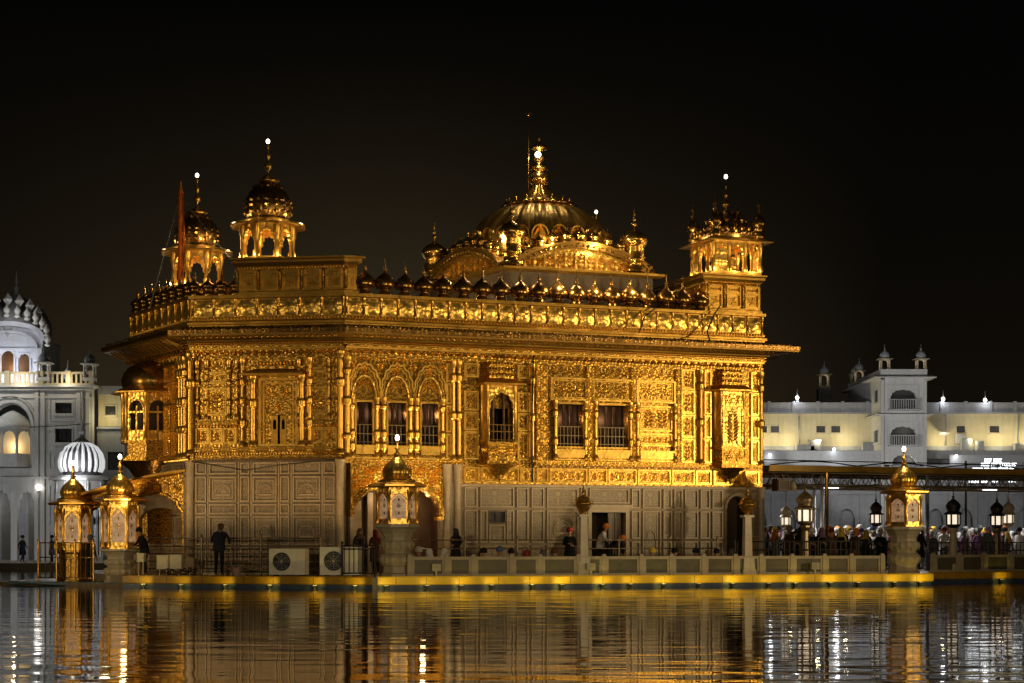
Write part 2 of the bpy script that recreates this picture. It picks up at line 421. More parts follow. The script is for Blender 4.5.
def window(M, x0, x1, z0, z1, ah=None, rail=True, curtain=0, y=0.0):
    """frame (arched head if ah) with balcony rail, in a dark reveal"""
    fr = MB(); w = .07
    fr.frame(x0-w, x1+w, z0-w, z1+w, w, y-.09, y+.12)
    if ah: fr.arch(x0, x1, ah, z1, x0, x1, cusped(x0, x1, ah, (z1-ah)*.92, 5, .10, 30), y-.06, y+.08)
    f = obj('window', fr, GOLDS, temple, M)
    r = MB(); d = .95
    r.box(x0-.25, x0-.02, y+.31, y+d, z0-.2, z1+.2); r.box(x1+.02, x1+.25, y+.31, y+d, z0-.2, z1+.2)
    r.box(x0-.25, x1+.25, y+d, y+d+.04, z0-.2, z1+.2)
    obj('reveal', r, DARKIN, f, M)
    if curtain:
        c = MB(); rr = random.Random(int(x0*100))
        for k in range(3):
            cx = x0+(x1-x0)*(.2+.3*k)+rr.uniform(-.04,.04); c.lathe([(.07,0),(.06,.3),(.05,z1-z0-.3),(.09,z1-z0)], (cx,y+.6,z0), 8)
        obj('inner_column', c, WARMIN, f, M)
    if rail:
        q = MB(); zt = z0+(z1-z0)*.47
        for z in (z0+.1, z0+(zt-z0)*.55, zt): q.box(x0, x1, y-.01, y+.03, z-.014, z+.014)
        n = max(4, int((x1-x0)/.14))
        for k in range(1, n): q.box(x0+(x1-x0)*k/n-.012, x0+(x1-x0)*k/n+.012, y, y+.024, z0, zt)
        obj('railing', q, IRON, f, M)
    return f

# ---- long front (right hand), gilded storey
holesF = [(.40,.98,4.95,6.45),(1.56,2.22,4.95,6.45),(2.80,3.42,4.95,6.45),(5.38,6.1,4.95,6.35),(8.02,9.02,5.03,6.58),(9.62,10.83,5.03,6.58)]
m = MB(); m.om = 2; m.wall(.0, 4.30, 4.3, 8.45, holesF, 0, .3); m.wall(4.30, 16.52, 3.62, 8.45, holesF, 0, .3)
m.mi = 1
# bay with three windows: cusped heads above
for a, b in ((.22,1.16),(1.42,2.36),(2.64,3.58)):
    c = (a+b)/2; h = cusped(c-.60, c+.60, 6.50, 1.30, 9, .06); m.band(semi(c-.42, c+.42, 6.5, .85, 18), .05, -.09, 0)
    m.mi = 2; m.band(h, .06, -.12, 0); m.band(h, .03, -.07, 0, -.08); m.mi = 1
    for k in range(5): m.rosette(c-.28+.14*k, 6.85+.25*sin(pi*(k+.5)/5), .10, .05, 0, 6)
    m.scroll(c-.32, c+.32, 7.05, 7.3, 0, .05); m.rosette(c, 7.5, .14, .06, 0, 8)
for c in (.24,.69,1.29,1.89,2.5,3.11,3.62): m.rosette(c, 7.72, .17, .06, 0, 8)
m.mi = 0
m.beads(.4, 4.3, 7.98, .06, 0, .13)
[gpanel(m, q_-.5, q_+.5, 4.46, 4.86, -.02, 'scroll', .05) for q_ in (.69,1.89,3.11)]
for a, b in ((3.72,3.92),):
    for z0, z1 in ((4.5,5.4),(5.45,6.4),(6.45,7.2),(7.25,7.9)): gpanel(m, a, b, z0, z1, 0, 'scroll', .045)
# band under the storey, right of the arch bay
for a, b in ((4.4,4.98),(5.05,6.5),(6.55,7.1),(7.2,7.65),(7.7,9.2),(9.25,10.0),(10.05,11.2),(11.25,12.6),(12.65,13.6),(13.65,14.3),(14.4,15.7),(15.75,16.35)):
    gpanel(m, a, b, 3.68, 4.22, 0, 'scroll', .05)
ledge(m, 7.1, 13.75, 4.32, .17, .24); ledge(m, .35, 4.3, 4.36, .14, .14); ledge(m, 13.75, 16.5, 4.36, .12, .08)
# upper strips
for a, b in ((4.4,4.95),(6.45,6.95)):
    for z0, z1 in ((4.5,5.5),(5.55,6.2),(6.25,6.95)): gpanel(m, a, b, z0, z1, 0, 'plant', .05)
    gpanel(m, a, b, 7.45, 7.95, 0, 'scroll', .06)
for a, b in ((7.75,9.25),(9.4,11.05),(11.2,12.8)):
    gpanel(m, a, b, 6.72, 7.55, 0, 'scroll', .06); m.scroll(a, b, 7.62, 7.98, 0, .05)
gpanel(m, 11.3, 12.68, 5.65, 6.6, 0, 'plant', .06); gpanel(m, 11.3, 12.68, 5.1, 5.58, 0, 'scroll', .06)
for a, b in ((7.9,9.1),(9.55,10.9),(11.3,12.7)): gpanel(m, a, b, 4.52, 4.92, -.01, 'scroll', .05)
for a, b in ((13.05,13.6),(14.02,14.3),(16.0,16.35)):
    for z0, z1 in ((4.5,5.4),(5.45,6.3),(6.35,7.2),(7.25,8.0)): gpanel(m, a, b, z0, z1, 0, 'plant', .045)
m.mi = 2
for a, b in ((.36,1.02),(1.52,2.26),(2.76,3.46),(7.96,9.08),(9.56,10.89),(11.32,12.66)):
    m.box(a, b, -.17, 0, 4.62, 4.86); m.box(a-.04, b+.04, -.20, 0, 4.86, 4.92)
m.mi = 3; m.box(7.05, 13.8, -.16, 0, 4.22, 4.30); m.box(7.05, 13.8, -.30, 0, 4.30, 4.322); m.mi = 0  # dark strips imitate the shadow line below the ledge
# frieze of hanging leaves right under the eave
for L0, L1 in ((.1,16.4),):
    n = int((L1-L0)/.27)
    for k in range(n):
        cx = L0+(L1-L0)*(k+.5)/n
        m.leaf(cx, 8.32, -pi/2, .24, .22, .09, -.05)
m.mi = 2; m.box(0, 16.52, -.16, 0, 8.32, 8.378); m.mi = 0
m.box(.0, 16.52, -.05, 0, 8.0, 8.10); m.box(0, 16.52, -.10, 0, 8.10, 8.16); m.box(0, 16.52, -.30, 0, 8.38, 8.449)
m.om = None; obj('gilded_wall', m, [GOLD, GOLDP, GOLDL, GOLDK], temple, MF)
for q in holesF[:3]: window(MF, *q, curtain=1)
for q in holesF[4:]: window(MF, *q, curtain=1)
for x in (.06,): column(MF, x, -.10, 4.45, 8.0, .12, (5.2,6.4,7.5))
for x in (3.98,4.2,7.02,13.85,16.42): column(MF, x, -.08, 4.45, 8.0, .085, (6.0,7.4))
for x0, x1 in ((7.18,7.62),(9.16,9.46),(10.98,11.2),(12.82,13.02)): flat_pilaster(MF, x0, x1, 4.5, 8.0, (5.3,6.6))
for x in (.24,1.14,1.40,2.38,2.62,3.58): column(MF, x, -.07, 4.5, 6.62, .085, (4.9,5.3,6.3))
for x in (7.92,9.12,9.52,10.93,11.22,12.76): column(MF, x, -.12, 4.55, 6.7, .07, (5.2,6.2))

# oriel balconies on the long front
def oriel(M, xc, w, z0, z1, ztop, arched, name='oriel_balcony', out=.42):
    """three sided projecting balcony with hood, pendant bracket and a window"""
    M = M @ Matrix.Translation((xc,0,0)); h = w/2; k = w*.37
    plan = [(-h,.0),(-k,-out),(k,-out),(h,.0)]
    b = MB(); b.om = 1
    b.prism(plan, z0, z0+.18); b.sweep(plan, [(0,z0+.02),(.08,z0+.02),(.08,z0+.12),(0,z0+.12)], False)
    b.prism([(x*.97,y*.97) for x,y in plan], z0+.18, z0+.75)
    b.sweep(plan, [(0,z0+.72),(.06,z0+.72),(.06,z0+.8),(0,z0+.8)], False)
    b.scroll(-k+.05, k-.05, z0+.24, z0+.68, -out*.97, .06)
    for s in (-1,1):
        for q in range(3): b.leaf(s*(k+(h-k)*(.25+.22*q)), z0+.4, pi/2, .3, .1, .06, -out*(.78-.22*q))
    o = obj(name, b, [GOLD, GOLDL], temple, M)
    # posts
    p = MB()
    for x, y in ((-h*.93,-.08),(-k,-out+.08),(k,-out+.08),(h*.93,-.08)):
        p.lathe([(.075,z0+.75),(.075,z0+.9),(.05,z0+.95),(.055,z1-.35),(.08,z1-.28),(.08,z1)], (x,y,0), 8)
    obj('post', p, GOLDS, o, M)
    f = MB(); y = -out+.06
    zb = z0+.8; ah = zb+(z1-zb)*.58
    if arched:
        f.arch(-k, k, ah, z1, -k*.86, k*.86, cusped(-k*.86, k*.86, ah, (z1-ah)*.72, 5, .1, 30), y, y+.07)
        f.band(cusped(-k*.86, k*.86, ah, (z1-ah)*.72, 5, .1, 30), .05, y-.03, y)
        f.box(-k, -k*.86, y, y+.07, zb, ah); f.box(k*.86, k, y, y+.07, zb, ah)
        f.rosette(0, z1-.12, .1, .04, y, 6)
    else:
        f.box(-k, k, y, y+.07, zb, z1); f.plant(0, zb+.1, z1-.6, k*1.5, y, .06); f.scroll(-k*.9, k*.9, z1-.55, z1-.1, y, .06)
        f.frame(-k*.9, k*.9, zb+.05, z1-.6, .05, y-.04, y)
    # slanting sides
    for s in (-1,1):
        a = (s*k, y); c = (s*h*.97, -.02)
        f.add([(a[0],a[1],zb),(c[0],c[1],zb),(c[0],c[1],z1),(a[0],a[1],z1)], [(0,1,2,3)])
        f.add([(s*(h*.9), -.05, zb+q*(z1-zb)/3+.05) if q2 == 0 else (s*(k+.03), y+.0-.01, zb+q*(z1-zb)/3+.05) if q2 == 1 else (s*(k+.03), y-.01, zb+(q+1)*(z1-zb)/3-.05) if q2 == 2 else (s*h*.9, -.05, zb+(q+1)*(z1-zb)/3-.05) for q in range(3) for q2 in range(4)], [(4*q,4*q+1,4*q+2,4*q+3) for q in range(3)])
    w_ = obj('window', f, GOLDP, o, M)
    if arched:
        q = MB()
        for z in (zb+.08, zb+.38, zb+.62): q.box(-k*.86, k*.86, y+.02, y+.05, z-.015, z+.015)
        for j in range(1,6): x = -k*.86+k*1.72*j/6; q.box(x-.011, x+.011, y+.022, y+.045, zb, zb+.62)
        obj('railing', q, BRASS, o, M)
        q = MB(); q.lathe([(.06,zb),(.05,zb+.4),(.05,z1-.3),(.09,z1)], (k*.35,-.1,0), 8); q.lathe([(.06,zb),(.05,zb+.4),(.05,z1-.3),(.09,z1)], (-k*.4,-.05,0), 8)
        obj('inner_column', q, WARMIN, o, M)
    # hood
    hd = MB(); big = [(-h*1.25,0),(-h*1.1,-out*1.75),(h*1.1,-out*1.75),(h*1.25,0)]; top = [(-h,0),(-k,-out*.95),(k,-out*.95),(h,0)]
    vs = [(x,y,z1+.02) for x,y in big]+[(x,y,z1+.07) for x,y in big]+[(x,y,z1+.26) for x,y in top]+[(x,y,z1+.0) for x,y in top]
    hd.add(vs, [(0,1,5,4),(1,2,6,5),(2,3,7,6),(4,5,9,8),(5,6,10,9),(6,7,11,10),(0,12,13,1),(1,13,14,2),(2,14,15,3),(8,9,10,11),(12,15,14,13)])
    obj('hood', hd, GOLDS, o, M)
    cr = MB(); z = z1+.26; n = 0
    sh = .92
    while z < ztop-.1:
        pl = [(x*sh,y*sh) for x,y in top]
        cr.prism(pl, z, z+.10); cr.prism([(x*.93,y*.9) for x,y in pl], z+.10, z+.2)
        cr.beads(-k*sh, k*sh, z+.15, .045, -out*.95*sh*.9, .11); z += .2; sh *= .97
    obj('crown', cr, GOLD, o, M)
    pn = MB(); prof = [(.0,-1.0),(.05,-.97),(.06,-.85),(.16,-.78),(.10,-.70),(.30,-.55),(.48,-.38),(.56,-.22),(.75,-.12),(.9,0)]
    pn.lathe([(r*w*.46+1e-4, z*.62) for r,z in prof], (0,-out*.42,z0), 16, 16, .1)
    obj('bracket', pn, GOLDK if not arched else GOLD, o, M)
    return o
oriel(MF, 5.72, 1.42, 4.32, 7.15, 8.0, True)
oriel(MF, 15.05, 1.3, 4.32, 7.2, 8.0, False)

# ---- chamfered front (left of centre), gilded storey
m = MB(); m.om = 1; dA = (3.22,4.05,4.86,6.05)
m.wall(.0, LA, 4.42, 8.45, [(3.02-.02,3.52+.02,4.92,6.0)], 0, .3)
dl, dr = 2.94, 3.58
for a, b in ((.22,1.78),(3.95,5.42)):
    c = (a+b)/2
    gpanel(m, a+.34, b-.34, 6.0, 6.98, 0, 'plant', .07); gpanel(m, a+.34, b-.34, 7.12, 7.55, 0, 'scroll', .06)
    m.box(a-.02, b+.02, -.16, 0, 5.68, 5.74); m.box(a+.02, b-.02, -.11, 0, 5.74, 5.86); m.beads(a, b, 5.62, .05, -.03, .12)
    for k in range(3): gpanel(m, a+.02+(b-a-.04)*k/3, a+.0+(b-a-.04)*(k+1)/3, 5.0, 5.56, 0, 'plant', .045)
    m.box(a, b, -.12, 0, 7.02, 7.07)
    m.scroll(a, b, 7.68, 7.95, 0, .05)
# door surround
m.frame(2.55, 3.97, 4.9, 7.3, .08, -.1, 0); m.frame(2.7, 3.82, 4.9, 7.15, .05, -.06, 0)
m.scroll(2.78, 3.74, 6.5, 7.05, 0, .06); m.band(cusped(2.8, 3.72, 6.05, .45, 7, .08), .05, -.07, 0); m.rosette(3.26, 6.28, .17, .06, 0, 8)
ledge(m, .2, 5.45, 4.72, .18, .2); m.mi = 2; m.box(.15, 5.5, -.27, 0, 4.425, 4.5); m.mi = 0; m.box(.18, 5.46, -.17, 0, 4.5, 4.58)  # dark strip paints the shaded underside of this ledge
m.beads(.2, 5.45, 4.64, .04, -.08, .1)
m.box(2.2, 4.2, -.10, 0, 7.62, 7.70); m.beads(2.4, 4.1, 7.82, .06, -.02, .12)
n = 20
for k in range(n):
    cx = .1+(LA-.2)*(k+.5)/n; m.leaf(cx, 8.32, -pi/2, .24, .22, .09, -.05)
m.mi = 1; m.box(0, LA, -.16, 0, 8.32, 8.378); m.mi = 0
m.box(.0, LA, -.05, 0, 8.0, 8.10); m.box(0, LA, -.28, 0, 8.38, 8.449)
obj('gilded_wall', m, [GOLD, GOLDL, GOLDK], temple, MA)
# hood above the balcony door
hd = MB(); vs = [(2.05,-.75,7.36),(4.35,-.75,7.36),(2.05,-.75,7.41),(4.35,-.75,7.41),(2.3,0,7.62),(4.1,0,7.62),(2.2,0,7.36),(4.2,0,7.36)]
hd.add(vs, [(0,1,3,2),(2,3,5,4),(0,6,7,1),(0,2,4,6),(1,7,5,3)])
obj('hood', hd, GOLDS, temple, MA)
d = MB()
for a, b, sw in ((3.0,3.225,0),(3.315,3.54,0)):
    d.arch(a, b, 5.5, 5.98, a+.055, b-.055, semi(a+.055, b-.055, 5.75, .1, 8), -.02, .02); d.box(a, b, -.02, .02, 4.92, 5.5); d.frame(a+.02, b-.02, 4.97, 5.3, .025, -.04, -.02)
dd = obj('door', d, GOLDS, temple, MA)
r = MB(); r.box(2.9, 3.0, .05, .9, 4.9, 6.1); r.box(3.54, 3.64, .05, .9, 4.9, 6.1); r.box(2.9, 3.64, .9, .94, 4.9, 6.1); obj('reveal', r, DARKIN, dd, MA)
for x in (.05, 5.52): column(MA, x, -.12, 4.6, 8.2, .13, (7.1,))
for x in (.28,.62,1.44,1.74,4.0,4.34,5.1,5.38): column(MA, x, -.07, 5.86, 7.95, .055, (6.45,7.12,7.6))
for x in (2.35,4.12): column(MA, x, -.12, 4.9, 7.4, .10, (6.4,))
for x in (2.0,4.45-.0): column(MA, x-.05, -.08, 4.9, 8.0, .07, (5.7,6.45,7.12))

# ---- receding front on the far left, gilded storey, with its oriel
m = MB(); m.om = 1; m.box(.0, LB, 0, .3, 4.42, 8.45)
for a, b in ((.2,.85),(3.6,4.3),(4.4,5.1)):
    for z0, z1 in ((4.6,5.5),(5.55,6.5),(6.55,7.3),(7.35,7.95)): gpanel(m, a, b, z0, z1, 0, 'plant', .06)
n = 18
for k in range(n):
    cx = .1+(LB-.2)*(k+.5)/n; m.box(cx-.06, cx+.06, -.28, 0, 8.28, 8.44); m.leaf(cx, 8.34, -pi/2, .28, .26, .1, -.03)
m.box(0, LB, -.3, 0, 8.38, 8.449); ledge(m, .1, LB-.1, 4.5, .16, .16)
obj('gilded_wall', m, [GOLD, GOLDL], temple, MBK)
for x in (5.35,5.6,5.85): column(MBK, x, -.12, 4.5, 8.1, .11, (5.5,6.5,7.5))
# large domed oriel
MO = MBK @ Matrix.Translation((2.55,-.05,0)) @ Matrix.Rotation(radians(14),4,'Z')
R = 1.05; oct_ = [(R*cos(pi+pi*k/4*1.0+0), R*sin(pi+pi*k/4)*1.15) for k in range(5)]
b = MB(); b.prism(oct_, 4.55, 4.7); b.prism([(x*.94,y*.94) for x,y in oct_], 4.7, 5.2); b.sweep(oct_, [(0,5.15),(.07,5.15),(.07,5.24),(0,5.24)], False); b.sweep(oct_, [(0,4.5),(.1,4.5),(.1,4.62),(0,4.62)], False)
ob = obj('oriel_balcony', b, GOLD, temple, MO)
for i in range(4):
    p, q = oct_[i], oct_[i+1]; L = hypot(q[0]-p[0], q[1]-p[1])
    Mi = MO @ fm(p, q); f = MB()
    f.arch(.06, L-.06, 6.1, 7.05, .12, L-.12, semi(.12, L-.12, 6.3, .42, 14, .8), .02, .08); f.box(.06,.12,.02,.08,5.24,6.1); f.box(L-.12,L-.06,.02,.08,5.24,6.1)
    f.box(L/2-.03, L/2+.03, .03, .07, 5.24, 6.5); f.box(.12, L-.12, .03, .07, 5.24, 5.62); f.box(.12, L-.12, .04, .06, 6.25, 6.32)
    f.band(semi(.12, L-.12, 6.3, .42, 14, .8), .05, -.02, .02)
    obj('window', f, GOLDP, ob, Mi)
    c = MB(); c.lathe([(.08,5.22),(.08,5.4),(.055,5.46),(.06,6.7),(.09,6.78),(.09,7.05)], (0,0,0), 8); obj('post', c, GOLDS, ob, Mi)
r = MB(); r.prism([(x*.72,y*.72) for x,y in oct_], 4.7, 7.0); obj('inner_room', r, DARKIN, ob, MO)
h = MB(); h.sweep(oct_, [(0,7.05),(.42,6.98),(.42,7.03),(.0,7.22)], False); h.prism(oct_, 7.05, 7.2); obj('hood', h, GOLDS, ob, MO)
dm = MB(); dm.lathe([(1.0,0),(1.04,.12),(1.06,.3),(.98,.55),(.8,.78),(.5,.95),(.2,1.04),(.02,1.07)], (0,-.1,7.2), 40, 20, .10); obj('dome', dm, GOLDD, ob, MO)
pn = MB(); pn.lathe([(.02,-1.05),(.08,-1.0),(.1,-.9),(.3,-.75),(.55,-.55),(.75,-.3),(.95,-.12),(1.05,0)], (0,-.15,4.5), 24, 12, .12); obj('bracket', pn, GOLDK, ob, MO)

# ---- marble storey
def mpanel(m, x0, x1, z0, z1, y=0.0, w=.05, niche=False):
    """raised frame with an inlaid slab; m index 0 marble, 1 frame, 2 inlay"""
    m.mi = 1; m.frame(x0, x1, z0, z1, w, y-.075, y); m.mi = 2
    m.box(x0+w+.03, x1-w-.03, y-.014, y, z0+w+.03, z1-w-.03)
    if niche and x1-x0 > .5:
        m.mi = 1; a, b = x0+(x1-x0)*.24, x1-(x1-x0)*.24; zz = z0+(z1-z0)*.35
        m.frame(x0+w*2.4, x1-w*2.4, z0+w*2.4, z1-w*2.4, .03, y-.035, y)
        hgt = (z1-z0)*.32; m.band(cusped(a, b, zz, hgt, 5, .08, 20), .035, y-.05, y); m.box(a-.02, b+.02, y-.05, y, zz-.09, zz-.04)
        m.mi = 0; m.arch(a, b, zz, zz+hgt+.02, a, b, [(x, z-.01) for x, z in cusped(a, b, zz, hgt*.97, 5, .08, 20)], y-.03, y-.015)
    m.mi = 0
m = MB(); m.box(0, LA, 0, .3, ZP, 4.42)
xs = [(.22,.62),(.72,1.72),(1.86,2.2),(2.32,3.2),(3.32,3.66),(3.78,4.78),(4.9,5.3)]
zs = [(3.92,4.34,0),(2.95,3.84,1),(2.52,2.87,0),(1.42,2.44,1),(.5,1.34,0)]
for i, (a, b) in enumerate(xs):
    for z0, z1, nn in zs: mpanel(m, a, b, z0, z1, 0, .05, bool(nn) and i in (1,3,5))
m.mi = 1
for i in range(len(xs)-1):
    x = (xs[i][1]+xs[i+1][0])/2; m.box(x-.022, x+.022, -.03, 0, .45, 4.38)
m.box(.05, LA, -.12, 0, ZP, .46)
obj('marble_wall', m, [MARB, MARBF, INLAY], temple, MA)
for x in (.02, 5.5):
    q = MB(); q.lathe([(.2,ZP),(.2,.75),(.13,.85),(.15,4.2),(.2,4.42)], (x,-.08,0), 12); obj('marble_column', q, MARBF, temple, MA)

m = MB(); arc0, arc1 = .26, 3.54
m.wall(4.30, 16.52, ZP, 3.62, [(9.35,10.75,ZP,2.62),(5.36,5.98,2.23,2.62),(15.0,15.9,ZP,3.35)], 0, .3)
m.box(3.62, 4.30, -.06, .3, ZP, 4.3)
dpx = [(4.42,4.92),(5.02,6.32),(6.42,6.88),(7.0,7.5),(7.6,8.85),(8.95,9.2)]
for i, (a, b) in enumerate(dpx):
    mpanel(m, a, b, 2.78, 3.5, 0, .05)
    if i != 1:
        mpanel(m, a, b, 1.5, 2.68, 0, .05, i == 4); mpanel(m, a, b, .5, 1.4, 0, .05)
mpanel(m, 5.02, 5.3, 1.5, 2.68); mpanel(m, 6.04, 6.32, 1.5, 2.68); mpanel(m, 5.02, 6.32, .5, 1.4); mpanel(m, 5.36, 5.98, 1.5, 2.15)
mpanel(m, 9.3, 10.9, 2.95, 3.5)
for i, (a, b) in enumerate([(11.0,11.35),(11.45,12.2),(12.3,12.65),(12.75,13.1),(13.2,13.75),(13.85,14.25),(14.35,14.8)]):
    mpanel(m, a, b, 2.78, 3.5)
    if i == 1: mpanel(m, a, b, .5, 2.68, 0, .05, True)
    else: mpanel(m, a, b, 1.65, 2.68); mpanel(m, a, b, .5, 1.55)
mpanel(m, 16.05, 16.4, .5, 1.6); mpanel(m, 16.05, 16.4, 1.7, 3.4)
m.mi = 1
m.box(4.3, 16.5, -.05, 0, 3.52, 3.61); m.box(4.35, 9.2, -.12, 0, ZP, .46); m.box(10.95, 14.9, -.12, 0, ZP, .46)
m.arch(15.0, 15.9, 2.6, 3.35, 15.0, 15.9, semi(15.0, 15.9, 2.75, .52, 16, .9), 0, .28)
m.band(semi(14.97, 15.93, 2.75, .56, 16, .9), .09, -.06, 0)
obj('marble_wall', m, [MARB, MARBF, INLAY], temple, MF)
for x in (16.42,4.15,3.75):
    q = MB(); q.lathe([(.18,ZP),(.18,.75),(.12,.85),(.13,3.4),(.18,3.62 if x > 5 else 4.3)], (x,-.08,0), 12); obj('marble_column', q, MARBF, temple, MF)
# doorway in the long front
d = MB(); d.frame(9.22, 10.88, ZP-.2, 2.76, .14, -.12, .1); d.box(9.1, 11.0, -.2, 0, 2.76, 2.9)
dw = obj('doorway', d, MARBF, temple, MF)
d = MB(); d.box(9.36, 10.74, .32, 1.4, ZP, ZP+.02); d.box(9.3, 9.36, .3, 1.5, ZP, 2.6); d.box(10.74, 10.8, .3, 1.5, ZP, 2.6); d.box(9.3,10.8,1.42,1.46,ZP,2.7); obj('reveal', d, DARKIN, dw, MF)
d = MB()
for k in range(2): d.box(10.15+.28*k, 10.4+.28*k, .2, .24, ZP, 2.6); d.frame(10.17+.28*k, 10.38+.28*k, .6, 2.45, .03, .18, .2)
obj('door_leaf', d, WOOD, dw, MF)
# small shuttered opening
d = MB(); d.frame(5.32, 6.02, 2.19, 2.66, .045, -.06, .1); sw = obj('window', d, WOOD, temple, MF)
d = MB(); d.box(5.36, 5.98, .1, .12, 2.23, 2.62); d.box(5.64, 5.68, .06, .1, 2.23, 2.62); obj('pane', d, DKWIN, sw, MF)
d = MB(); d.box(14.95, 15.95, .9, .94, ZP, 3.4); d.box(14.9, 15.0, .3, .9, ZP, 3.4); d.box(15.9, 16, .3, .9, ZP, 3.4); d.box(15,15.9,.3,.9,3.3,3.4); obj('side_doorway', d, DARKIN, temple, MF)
# great arch with gilded spandrels
m = MB(); m.om = 1; a, b = .30, 3.52
hd = cusped(a, b, 2.42, 1.12, 9, .035, 54)
m.arch(.2, 3.62, 2.42, 4.3, a, b, hd, -.03, .30)
m.band(hd, .14, -.12, -.03, .02); m.band(hd, .04, -.16, -.12, .05)
for s in (0,1):
    cx = lambda u: (.3+u) if s == 0 else (3.52-u)
    for k in range(60):
        u, z = random.uniform(0,1.4), random.uniform(2.9,4.2)
        if hypot((cx(u)-1.91)/1.75, (z-2.42)/1.32) > 1.04: m.rosette(cx(u), z, .13, .07, -.03, 6)
m.scroll(.3, 3.5, 3.98, 4.25, -.03, .05)
m.box(3.36, 3.6, -.16, .2, 2.3, 2.42)
obj('great_arch', m, [GOLD, GOLDL], temple, MF)
m = MB(); m.box(.2, .3, 0, .3, ZP, 2.42); m.box(3.52, 3.62, 0, .3, ZP, 2.42); m.mi = 1
m.box(.2, 3.62, 1.35, 1.42, ZP, 3.9); m.box(.18, .22, .3, 1.4, ZP, 3.9); m.box(3.62, 3.66, .3, 1.4, ZP, 3.9); m.box(.2, 3.62, .3, 1.4, 3.78, 3.82)
m.mi = 0; m.box(.32,.95,1.2,1.35,ZP,3.0); m.box(1.15,1.35,1.1,1.35,ZP,3.3); m.box(2.4,2.55,1.1,1.35,ZP,3.3)
obj('arch_recess', m, [MARBF, WARMIN], temple, MF)
m = MB(); m.frame(2.62, 3.05, 2.2, 2.6, .05, 1.28, 1.34); m.box(2.67, 3.0, 1.3, 1.34, 2.25, 2.55); obj('gilded_plaque', m, GOLDS, temple, MF)

m = MB(); m.box(0, LB, 0, .3, ZP, 4.42)
for i, (a, b) in enumerate(((.2,.9),(1.0,2.2),(2.3,3.3),(3.4,4.5),(4.6,5.6))):
    for z0, z1, nn in zs: mpanel(m, a, b, z0, z1, 0, .05, bool(nn) and i in (1,3))
obj('marble_wall', m, [MARB, MARBF, INLAY], temple, MBK)

# ---- eave, parapet and roof, mitred round all six sides
m = MB(); m.sweep(FOOT, [(-.1,8.66),(.14,8.66),(.92,8.745),(1.0,8.735),(1.0,8.79),(.25,9.10),(-.1,9.10)])
for a, b in ((P2,P1),(P1,P0),(P0,P3),(P3,P4)):
    M = fm(a, b); L = hypot(b[0]-a[0], b[1]-a[1]); k_ = int(L/.36) if a == P2 else 0
    for i in range(k_):
        x = L*(i+.5)/k_; q = MB(); q.mi = 0
        vs = [(x+dx, y, z) for dx in (-.05,.05) for y, z in ((-.26,8.42),(-.36,8.40),(-.86,8.66),(-.92,8.73),(-.26,8.5))]
        q.add([M @ Vector(v) for v in vs], [(0,1,2,3,4),(9,8,7,6,5),(0,5,6,1),(1,6,7,2),(2,7,8,3)]); m.add(q.v, q.f)
    q = MB(); n_ = int(L/.2)
    for i in range(n_): q.leaf(L*(i+.5)/n_, 8.71, -pi/2, .09, .15, .04, -1.005)
    m.add([M @ Vector(v) for v in q.v], q.f)
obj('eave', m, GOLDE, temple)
m = MB(); m.sweep(FOOT, [(-.2,8.452),(.06,8.452),(.06,8.50),(.10,8.53),(.10,8.56),(.17,8.60),(.19,8.655),(-.2,8.655)])
for a, b in ((P1,P0),(P0,P3),(P2,P1)):
    M = fm(a, b); L = hypot(b[0]-a[0], b[1]-a[1]); q = MB(); q.beads(0, L, 8.545, .022, -.10, .11); m.add([M @ Vector(v) for v in q.v], q.f)
obj('moulding', m, GOLDS, temple)
m = MB(); m.sweep(FOOT, [(.90,8.792),(1.03,8.792),(1.04,8.93),(1.0,8.95),(.90,8.92)]); m.sweep(FOOT, [(.25,9.05),(.8,8.97),(.8,9.0),(.25,9.13)])
for a, b in ((P2,P1),(P1,P0),(P0,P3)):
    M = fm(a, b); L = hypot(b[0]-a[0], b[1]-a[1]); n_ = int(L/.16); q = MB()
    for i in range(n_): q.leaf(L*(i+.5)/n_, 8.93, pi/2, .11+.03*sin(i*7.3), .15, .03, -1.03)
    m.add([M @ Vector(v) for v in q.v], q.f)
obj('eave_shade_edge', m, GOLDK, temple)  # jagged dark strip stands in for the parapet's shadow
m = MB(); m.sweep(FOOT, [(-.45,9.12),(.05,9.12),(.05,9.45),(.0,9.45),(.0,10.12),(.09,10.14),(.09,10.25),(-.45,10.25)])
m.sweep(FOOT, [(.03,9.20),(.12,9.22),(.12,9.30),(.05,9.36),(.03,9.36)])
obj('parapet', m, GOLDS, temple)
m = MB(); m.prism([offpt(FOOT, i, -.3) for i in range(6)], 9.1, 9.3); obj('roof', m, MARB, temple)
def pparapet(M, x0, x1, n, z0, z1, mat, kind=0):
    """embossed panels with little half columns between them"""
    m = MB(); st = (x1-x0)/n; rr = random.Random(int(x1*10))
    for k in range(n):
        a, b = x0+st*k, x0+st*(k+1)
        m.mi = 1; nx, nz = 6, 6; vs = []; fs = []
        for j in range(nz+1):
            for i in range(nx+1):
                u, v = i/nx, j/nz
                vs.append((a+.05+(st-.1)*u, -.015-.055*sin(pi*u)*sin(pi*v)*(.6+.8*rr.random()), z0+.04+(z1-z0-.08)*v))
        for j in range(nz):
            for i in range(nx): p = j*(nx+1)+i; fs.append((p,p+1,p+nx+2,p+nx+1))
        m.add(vs, fs, True); m.mi = 0
    for k in range(n+1):
        x = x0+st*k
        m.lathe([(.05,z0),(.06,z0+.1),(.03,z0+.16),(.045,(z0+z1)/2),(.03,z1-.18),(.07,z1-.1),(.07,z1)], (x,-.03,0), 6)
    m.beads(x0, x1, z0-.06, .05, -.05, .12)
    return obj('parapet_panels', m, [GOLDS, mat], temple, M)
